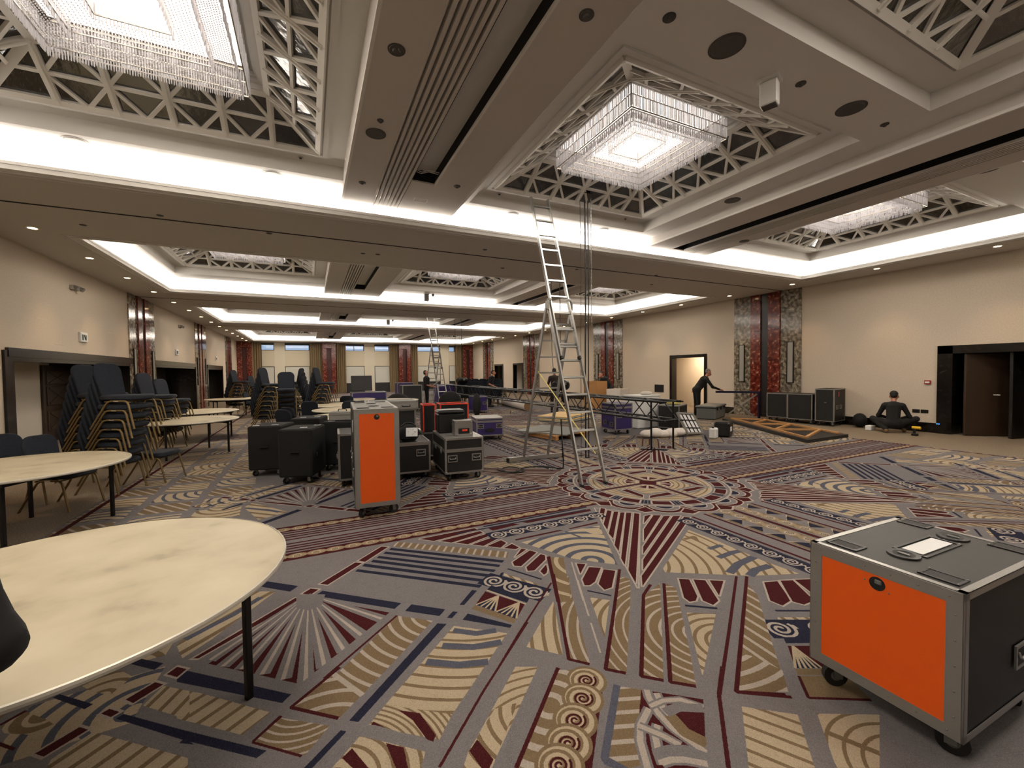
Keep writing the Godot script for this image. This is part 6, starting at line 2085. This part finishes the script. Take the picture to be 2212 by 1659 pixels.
	shape("grip", MB.new().cbox(Vector3(0, 0.11, -0.02), Vector3(0.035, 0.17, 0.05), 0.01).cbox(Vector3(0, 0.03, -0.01), Vector3(0.08, 0.06, 0.12), 0.012), M.plastic_black, d)

func build_clutter() -> void:
	var p := thing("pallet", "wooden pallet with a grey board and tools under the truss by the ladder", "pallet", Vector3(5.75, 0, -9.3), 0.2)
	for i in 3: shape("bearer", MB.new().box(Vector3(-0.5 + i * 0.5, 0.055, 0), Vector3(0.09, 0.09, 1.1)), M.ply, p)
	for i in 6: shape("plank", MB.new().box(Vector3(0, 0.112, -0.47 + i * 0.188), Vector3(1.2, 0.022, 0.12)), M.ply, p)
	tag(shape("grey_board", MB.new().cbox(Vector3(5.75, 0.14, -9.5), Vector3(1.3, 0.03, 1.5), 0.006, Basis(Vector3.UP, 0.5)), M.board_grey), "grey sheet board lying on the wooden pallet", "board")
	for i in 4: tag(shape("sheet_board", MB.new().cbox(Vector3(7.9 + i * 0.03, 0.03 + i * 0.04, -12.2 - i * 0.1), Vector3(1.7, 0.035, 1.1), 0.006, Basis(Vector3.UP, 0.4 + i * 0.05)), M.ply_pale if i % 2 else M.board_grey), ["lowest grey", "second plywood", "third grey", "topmost plywood"][i] + " sheet of the flat stack on the carpet behind the ladder", "sheet", "stacked sheets")
	var r := thing("carpet_roll", "long white wrapped roll with brown end lying behind the truss", "roll", Vector3.ZERO)
	shape("wrap", MB.new().cyl(Vector3(8.3, 0.2, -15.7), Vector3(9.3, 0.2, -22.3), 0.2, -1, 20), M.cloth_white, r)
	shape("core", MB.new().cyl(Vector3(8.297, 0.2, -15.68), Vector3(8.3, 0.2, -15.7), 0.19, -1, 20), M.cardboard, r)
	for i in 8: shape("band", MB.new().cyl(Vector3(8.4, 0.2, -16.3).lerp(Vector3(9.3, 0.2, -22.2), i / 8.0), Vector3(8.405, 0.2, -16.34).lerp(Vector3(9.305, 0.2, -22.24), i / 8.0), 0.204, -1, 20), M.plastic_black, r)
	for e in [[10.45, -13.9, 0.75, 1.25, "ply", "taller open plywood crate behind the truss, beside a leaning person"], [11.0, -13.2, 0.65, 0.95, "cloth_white", "lower white crate with plywood inside, right of the taller crate"]]:
		var k := thing("crate", e[5], "crate", Vector3(e[0], 0, e[1]), 0.35, "open crates")
		for s in [[0, 1, e[2], 0.02], [0, -1, e[2], 0.02], [1, 0, 0.02, 0.6], [-1, 0, 0.02, 0.6]]: shape("side", MB.new().box(Vector3(s[0] * e[2] * 0.5, e[3] * 0.5, s[1] * 0.3), Vector3(s[2], e[3], s[3])), M[e[4]], k)
		shape("base", MB.new().box(Vector3(0, e[3] * 0.8, 0), Vector3(e[2] - 0.04, 0.03, 0.56)), M.ply, k)
	var l := flight_case("purple trunk with its lid raised, behind the middle chair stacks", Vector3(2.1, 0, -17.6), 0.0, 1.3, 0.95, 0.7, {"color": "case_purple", "castor": 0.1})
	shape("raised_lid", MB.new().cbox(Vector3(-0.2, 1.28, -0.4), Vector3(0.8, 0.62, 0.06), 0.01, Basis(Vector3.RIGHT, -0.2)), M.frame_dark, l)
	flight_case("black flight case with three white labels left of the standing person", Vector3(4.0, 0, -18.6), 0.0, 0.85, 1.15, 0.7, {"castor": 0.1, "balls": false})
	for e in [[3.1, -16.8, "dark heap of cloth before the distant ladder"], [5.35, -17.2, "black bag on the floor at the far end of the truss"]]:
		tag(shape("cloth_heap", MB.new().blob(Vector3(e[0], 0.45, e[1]), Vector3(1.0, 0.9, 0.7), 14), M.cloth_black), e[2], "heap")
	flight_case("purple flight case behind the distant ladder", Vector3(4.3, 0, -21.5), 0.0, 0.8, 1.2, 0.7, {"color": "case_purple", "castor": 0.1, "balls": false})
	tag(shape("hanging_coat", MB.new().blob(Vector3(5.68, 0.45, -14.9), Vector3(0.34, 0.9, 0.26), 12), M.cloth_black), "black coat hanging from the truss beside a purple case", "coat")

# ---------------------------------------------------------------- people: one continuous surface from tapered bones (surface nets)
func body(bones: Array, cell: float) -> MB:    # bones: [a, b, ra, rb]
	var lo := Vector3.INF; var hi := -Vector3.INF
	for e in bones:
		for i in 2:
			lo = lo.min(e[i] - Vector3.ONE * (e[2 + i] + cell * 2)); hi = hi.max(e[i] + Vector3.ONE * (e[2 + i] + cell * 2))
	var n := Vector3i(((hi - lo) / cell).ceil()) + Vector3i.ONE
	var f := PackedFloat32Array()
	f.resize(n.x * n.y * n.z)
	f.fill(1.0)
	for e in bones:
		var a: Vector3 = e[0]; var ab: Vector3 = e[1] - a
		var rm: float = maxf(e[2], e[3]) + cell * 2.5
		var p0 := Vector3i(((a.min(e[1]) - Vector3.ONE * rm - lo) / cell).floor()).clampi(0, 9999)
		var p1 := Vector3i(((a.max(e[1]) + Vector3.ONE * rm - lo) / cell).ceil()).clamp(Vector3i.ZERO, n - Vector3i.ONE)
		var l2 := maxf(ab.length_squared(), 1e-6)
		for z in range(p0.z, p1.z + 1):
			for y in range(p0.y, p1.y + 1):
				for x in range(p0.x, p1.x + 1):
					var p := lo + Vector3(x, y, z) * cell
					var t := clampf((p - a).dot(ab) / l2, 0.0, 1.0)
					var d: float = p.distance_to(a + ab * t) - lerpf(e[2], e[3], t)
					var i := x + n.x * (y + n.y * z)
					var k := 0.03
					var h := clampf(0.5 + 0.5 * (f[i] - d) / k, 0.0, 1.0)
					f[i] = lerpf(f[i], d, h) - k * h * (1.0 - h)
	var at := {}
	for z in n.z - 1:
		for y in n.y - 1:
			for x in n.x - 1:
				var b := x + n.x * (y + n.y * z)
				var s := PackedFloat32Array()
				var c := 0
				for q in 8:
					var v := f[b + (q & 1) + n.x * ((q >> 1 & 1) + n.y * (q >> 2))]
					s.append(v)
					if v < 0.0: c += 1
				if c == 0 or c == 8: continue
				var sum := Vector3.ZERO; var k := 0
				for q in 8:
					for ax in 3:
						var o := q | (1 << ax)
						if o != q and (s[q] < 0.0) != (s[o] < 0.0):
							var p := Vector3(q & 1, q >> 1 & 1, q >> 2)
							p[ax] += s[q] / (s[q] - s[o]); sum += p; k += 1
				var g := Vector3(s[1] + s[3] + s[5] + s[7] - s[0] - s[2] - s[4] - s[6], s[2] + s[3] + s[6] + s[7] - s[0] - s[1] - s[4] - s[5], s[4] + s[5] + s[6] + s[7] - s[0] - s[1] - s[2] - s[3])
				at[b] = [lo + (Vector3(x, y, z) + sum / k) * cell, g.normalized()]
	var m := MB.new()
	var st := [1, n.x, n.x * n.y]
	for b in at:
		for ax in 3:
			var u: int = st[(ax + 1) % 3]; var w: int = st[(ax + 2) % 3]
			var i: int = b; var j: int = b + st[ax]
			if j >= f.size() or (f[i] < 0.0) == (f[j] < 0.0): continue
			if not (at.has(b - u) and at.has(b - w) and at.has(b - u - w)): continue
			var q := [at[b], at[b - u], at[b - u - w], at[b - w]]
			if f[i] >= 0.0: q.reverse()
			m.quadn(q[0][0], q[1][0], q[2][0], q[3][0], q[0][1], q[1][1], q[2][1], q[3][1])
	return m

func person(lab: String, at: Vector3, turn: float, J: Dictionary, top: String, legs: String, hair: String, bare := true) -> Node3D:
	var t := thing("person", lab, "person", at, turn)
	var b := []
	var hip: Vector3 = J.hip; var ch: Vector3 = J.chest; var hd: Vector3 = J.head
	var side := Vector3(1, 0, 0)
	b.append([hip + Vector3(0, 0.02, 0) - side * 0.07, hip + side * 0.07, 0.12, 0.12])
	b.append([hip, ch, 0.13, 0.15])
	b.append([ch - side * 0.15 + Vector3(0, 0.04, 0), ch + side * 0.15 + Vector3(0, 0.04, 0), 0.075, 0.075])
	var skin := []
	var face: Vector3 = J.get("face", Vector3(0, 0, 1)).normalized()
	skin.append([ch.lerp(hd, 0.35), hd - (hd - ch).normalized() * 0.06, 0.055, 0.052])
	skin.append([hd - face * 0.02 + Vector3(0, 0.025, 0), hd + face * 0.025 - Vector3(0, 0.05, 0), 0.088, 0.062])
	skin.append([hd + face * 0.085 + Vector3(0, 0.01, 0), hd + face * 0.105 - Vector3(0, 0.02, 0), 0.012, 0.017])
	for s in 2:
		var sg := -1.0 if s == 0 else 1.0
		var sh := ch + side * 0.18 * sg + Vector3(0, 0.03, 0)
		var el: Vector3 = J.el[s]; var hn: Vector3 = J.hand[s]
		b.append([sh, el, 0.062, 0.048])
		if bare: skin.append([el.lerp(hn, 0.05), hn, 0.042, 0.028])
		else:
			b.append([el, hn.lerp(el, 0.1), 0.048, 0.036])
			skin.append([hn.lerp(el, 0.12), hn, 0.03, 0.028])
		var fd := (hn - el).normalized()
		skin.append([hn, hn + fd * 0.07, 0.03, 0.034])
		for k in 4: skin.append([hn + fd * 0.08 + side * (k - 1.5) * 0.019, hn + fd * (0.15 + 0.01 * (k % 2)) + side * (k - 1.5) * 0.021 - Vector3(0, 0.02, 0), 0.010, 0.008])
		skin.append([hn + fd * 0.03 - side * sg * 0.03, hn + fd * 0.09 - side * sg * 0.055, 0.011, 0.009])
		skin.append([hd + side.slide(face) * 0.082 * sg, hd + side.slide(face) * 0.09 * sg - Vector3(0, 0.03, 0), 0.014, 0.012])
	shape("body", body(skin, 0.014), M.skin, t)
	shape("shirt", body(b, 0.022), M[top], t)
	var lg := []
	for s in 2:
		var sg := -1.0 if s == 0 else 1.0
		var kn: Vector3 = J.knee[s]; var ft: Vector3 = J.foot[s]
		lg.append([hip + side * 0.085 * sg, kn, 0.098, 0.068]); lg.append([kn, ft, 0.066, 0.048])
		shape("shoe", body([[ft - Vector3(0, 0.03, 0.03), ft + Vector3(0, -0.045, 0.17), 0.048, 0.04]], 0.018), M[J.get("shoe", "rubber")], t)
	lg.append([hip - side * 0.06, hip + side * 0.06, 0.125, 0.125])
	shape("trousers", body(lg, 0.022), M[legs], t)
	shape("hair", body([[hd - face * 0.035 + Vector3(0, 0.045, 0), hd - face * 0.05 + Vector3(0, 0.0, 0), 0.086, 0.075]], 0.014), M[hair], t)
	return t

func build_people() -> void:
	var v := func(x: float, y: float, z: float) -> Vector3: return Vector3(x, y, z)
	var stand := {"hip": v.call(0, 0.95, 0), "chest": v.call(0, 1.38, 0.0), "head": v.call(0, 1.68, 0.03), "el": [v.call(-0.26, 1.12, 0.02), v.call(0.26, 1.12, 0.02)], "hand": [v.call(-0.2, 1.05, 0.28), v.call(0.2, 1.05, 0.28)], "knee": [v.call(-0.1, 0.5, 0.02), v.call(0.1, 0.5, 0.02)], "foot": [v.call(-0.11, 0.09, 0), v.call(0.11, 0.09, 0)]}
	var a := stand.duplicate(true)
	a.face = v.call(0, 0.75, 0.66)
	a.head = v.call(0, 1.69, -0.03)
	person("person in black T-shirt looking up and holding white papers near the truss end", Vector3(4.86, 0, -19.2), 1.2, a, "cloth_black", "cloth_black", "hair_dark")
	tag(shape("paper_sheets", MB.new().box(Vector3(5.24, 1.17, -19.04), Vector3(0.42, 0.008, 0.3), Basis(Vector3.UP, 1.2) * Basis(Vector3.RIGHT, -0.6)), M.paper), "white paper sheets held by the person looking up", "papers")
	var lean := stand.duplicate(true)
	lean.chest = v.call(0, 1.36, 0.12); lean.head = v.call(0, 1.64, 0.22); lean.hand = [v.call(-0.2, 0.95, 0.4), v.call(0.2, 0.92, 0.42)]
	person("person in dark T-shirt leaning over the far part of the truss", Vector3(7.75, 0, -18.6), 0.9, lean, "cloth_navy", "cloth_black", "hair_dark")
	person("person in maroon T-shirt seen from behind, between the ladder legs", Vector3(8.93, 0, -14.6), 2.6, stand, "cloth_maroon", "cloth_maroon", "hair_dark")
	var bow := stand.duplicate(true)
	bow.chest = v.call(0, 1.3, 0.28); bow.head = v.call(0, 1.5, 0.48); bow.face = v.call(0, -0.6, 0.8); bow.el = [v.call(-0.27, 1.0, 0.35), v.call(0.27, 1.0, 0.35)]; bow.hand = [v.call(-0.2, 0.85, 0.6), v.call(0.2, 0.85, 0.6)]
	person("person in dark green top bending over the plywood crates", Vector3(11.5, 0, -14.3), -1.6, bow, "cloth_green", "cloth_black", "hair_dark", false)
	var reach := bow.duplicate(true)
	reach.el = [v.call(-0.26, 1.05, 0.45), v.call(0.26, 1.12, 0.2)]; reach.hand = [v.call(-0.22, 0.95, 0.75), v.call(0.24, 0.98, 0.05)]; reach.head = v.call(0, 1.56, 0.44)
	person("grey haired person in black stooping behind the grey tote", Vector3(12.55, 0, -10.75), 1.15, reach, "cloth_black", "cloth_black", "hair_grey", false)
	var sit := {"hip": v.call(0, 0.24, 0), "chest": v.call(0, 0.66, 0.1), "head": v.call(0, 0.93, 0.2), "face": v.call(0, -0.5, 0.85), "el": [v.call(-0.3, 0.42, 0.18), v.call(0.3, 0.42, 0.18)], "hand": [v.call(-0.14, 0.35, 0.42), v.call(0.14, 0.35, 0.42)], "knee": [v.call(-0.42, 0.36, 0.3), v.call(0.42, 0.32, 0.3)], "foot": [v.call(-0.2, 0.09, 0.3), v.call(0.12, 0.09, -0.12)], "shoe": "boot"}
	person("person in black crouching with back to the camera by the right wall", Vector3(13.45, 0, -5.45), 1.9, sit, "cloth_black", "cloth_black", "hair_dark", false)
	# the dark sleeve at the left edge belongs to someone standing beside the camera
	var near := stand.duplicate(true)
	near.el = [v.call(-0.3, 1.15, -0.02), v.call(0.3, 1.15, 0.02)]; near.hand = [v.call(-0.02, 1.12, 0.2), v.call(0.2, 1.25, 0.25)]
	person("person in a dark jacket at the left edge, only an elbow in view", Vector3(-0.885, 0, -1.31), 2.9, near, "cloth_black", "cloth_black", "hair_dark", false)
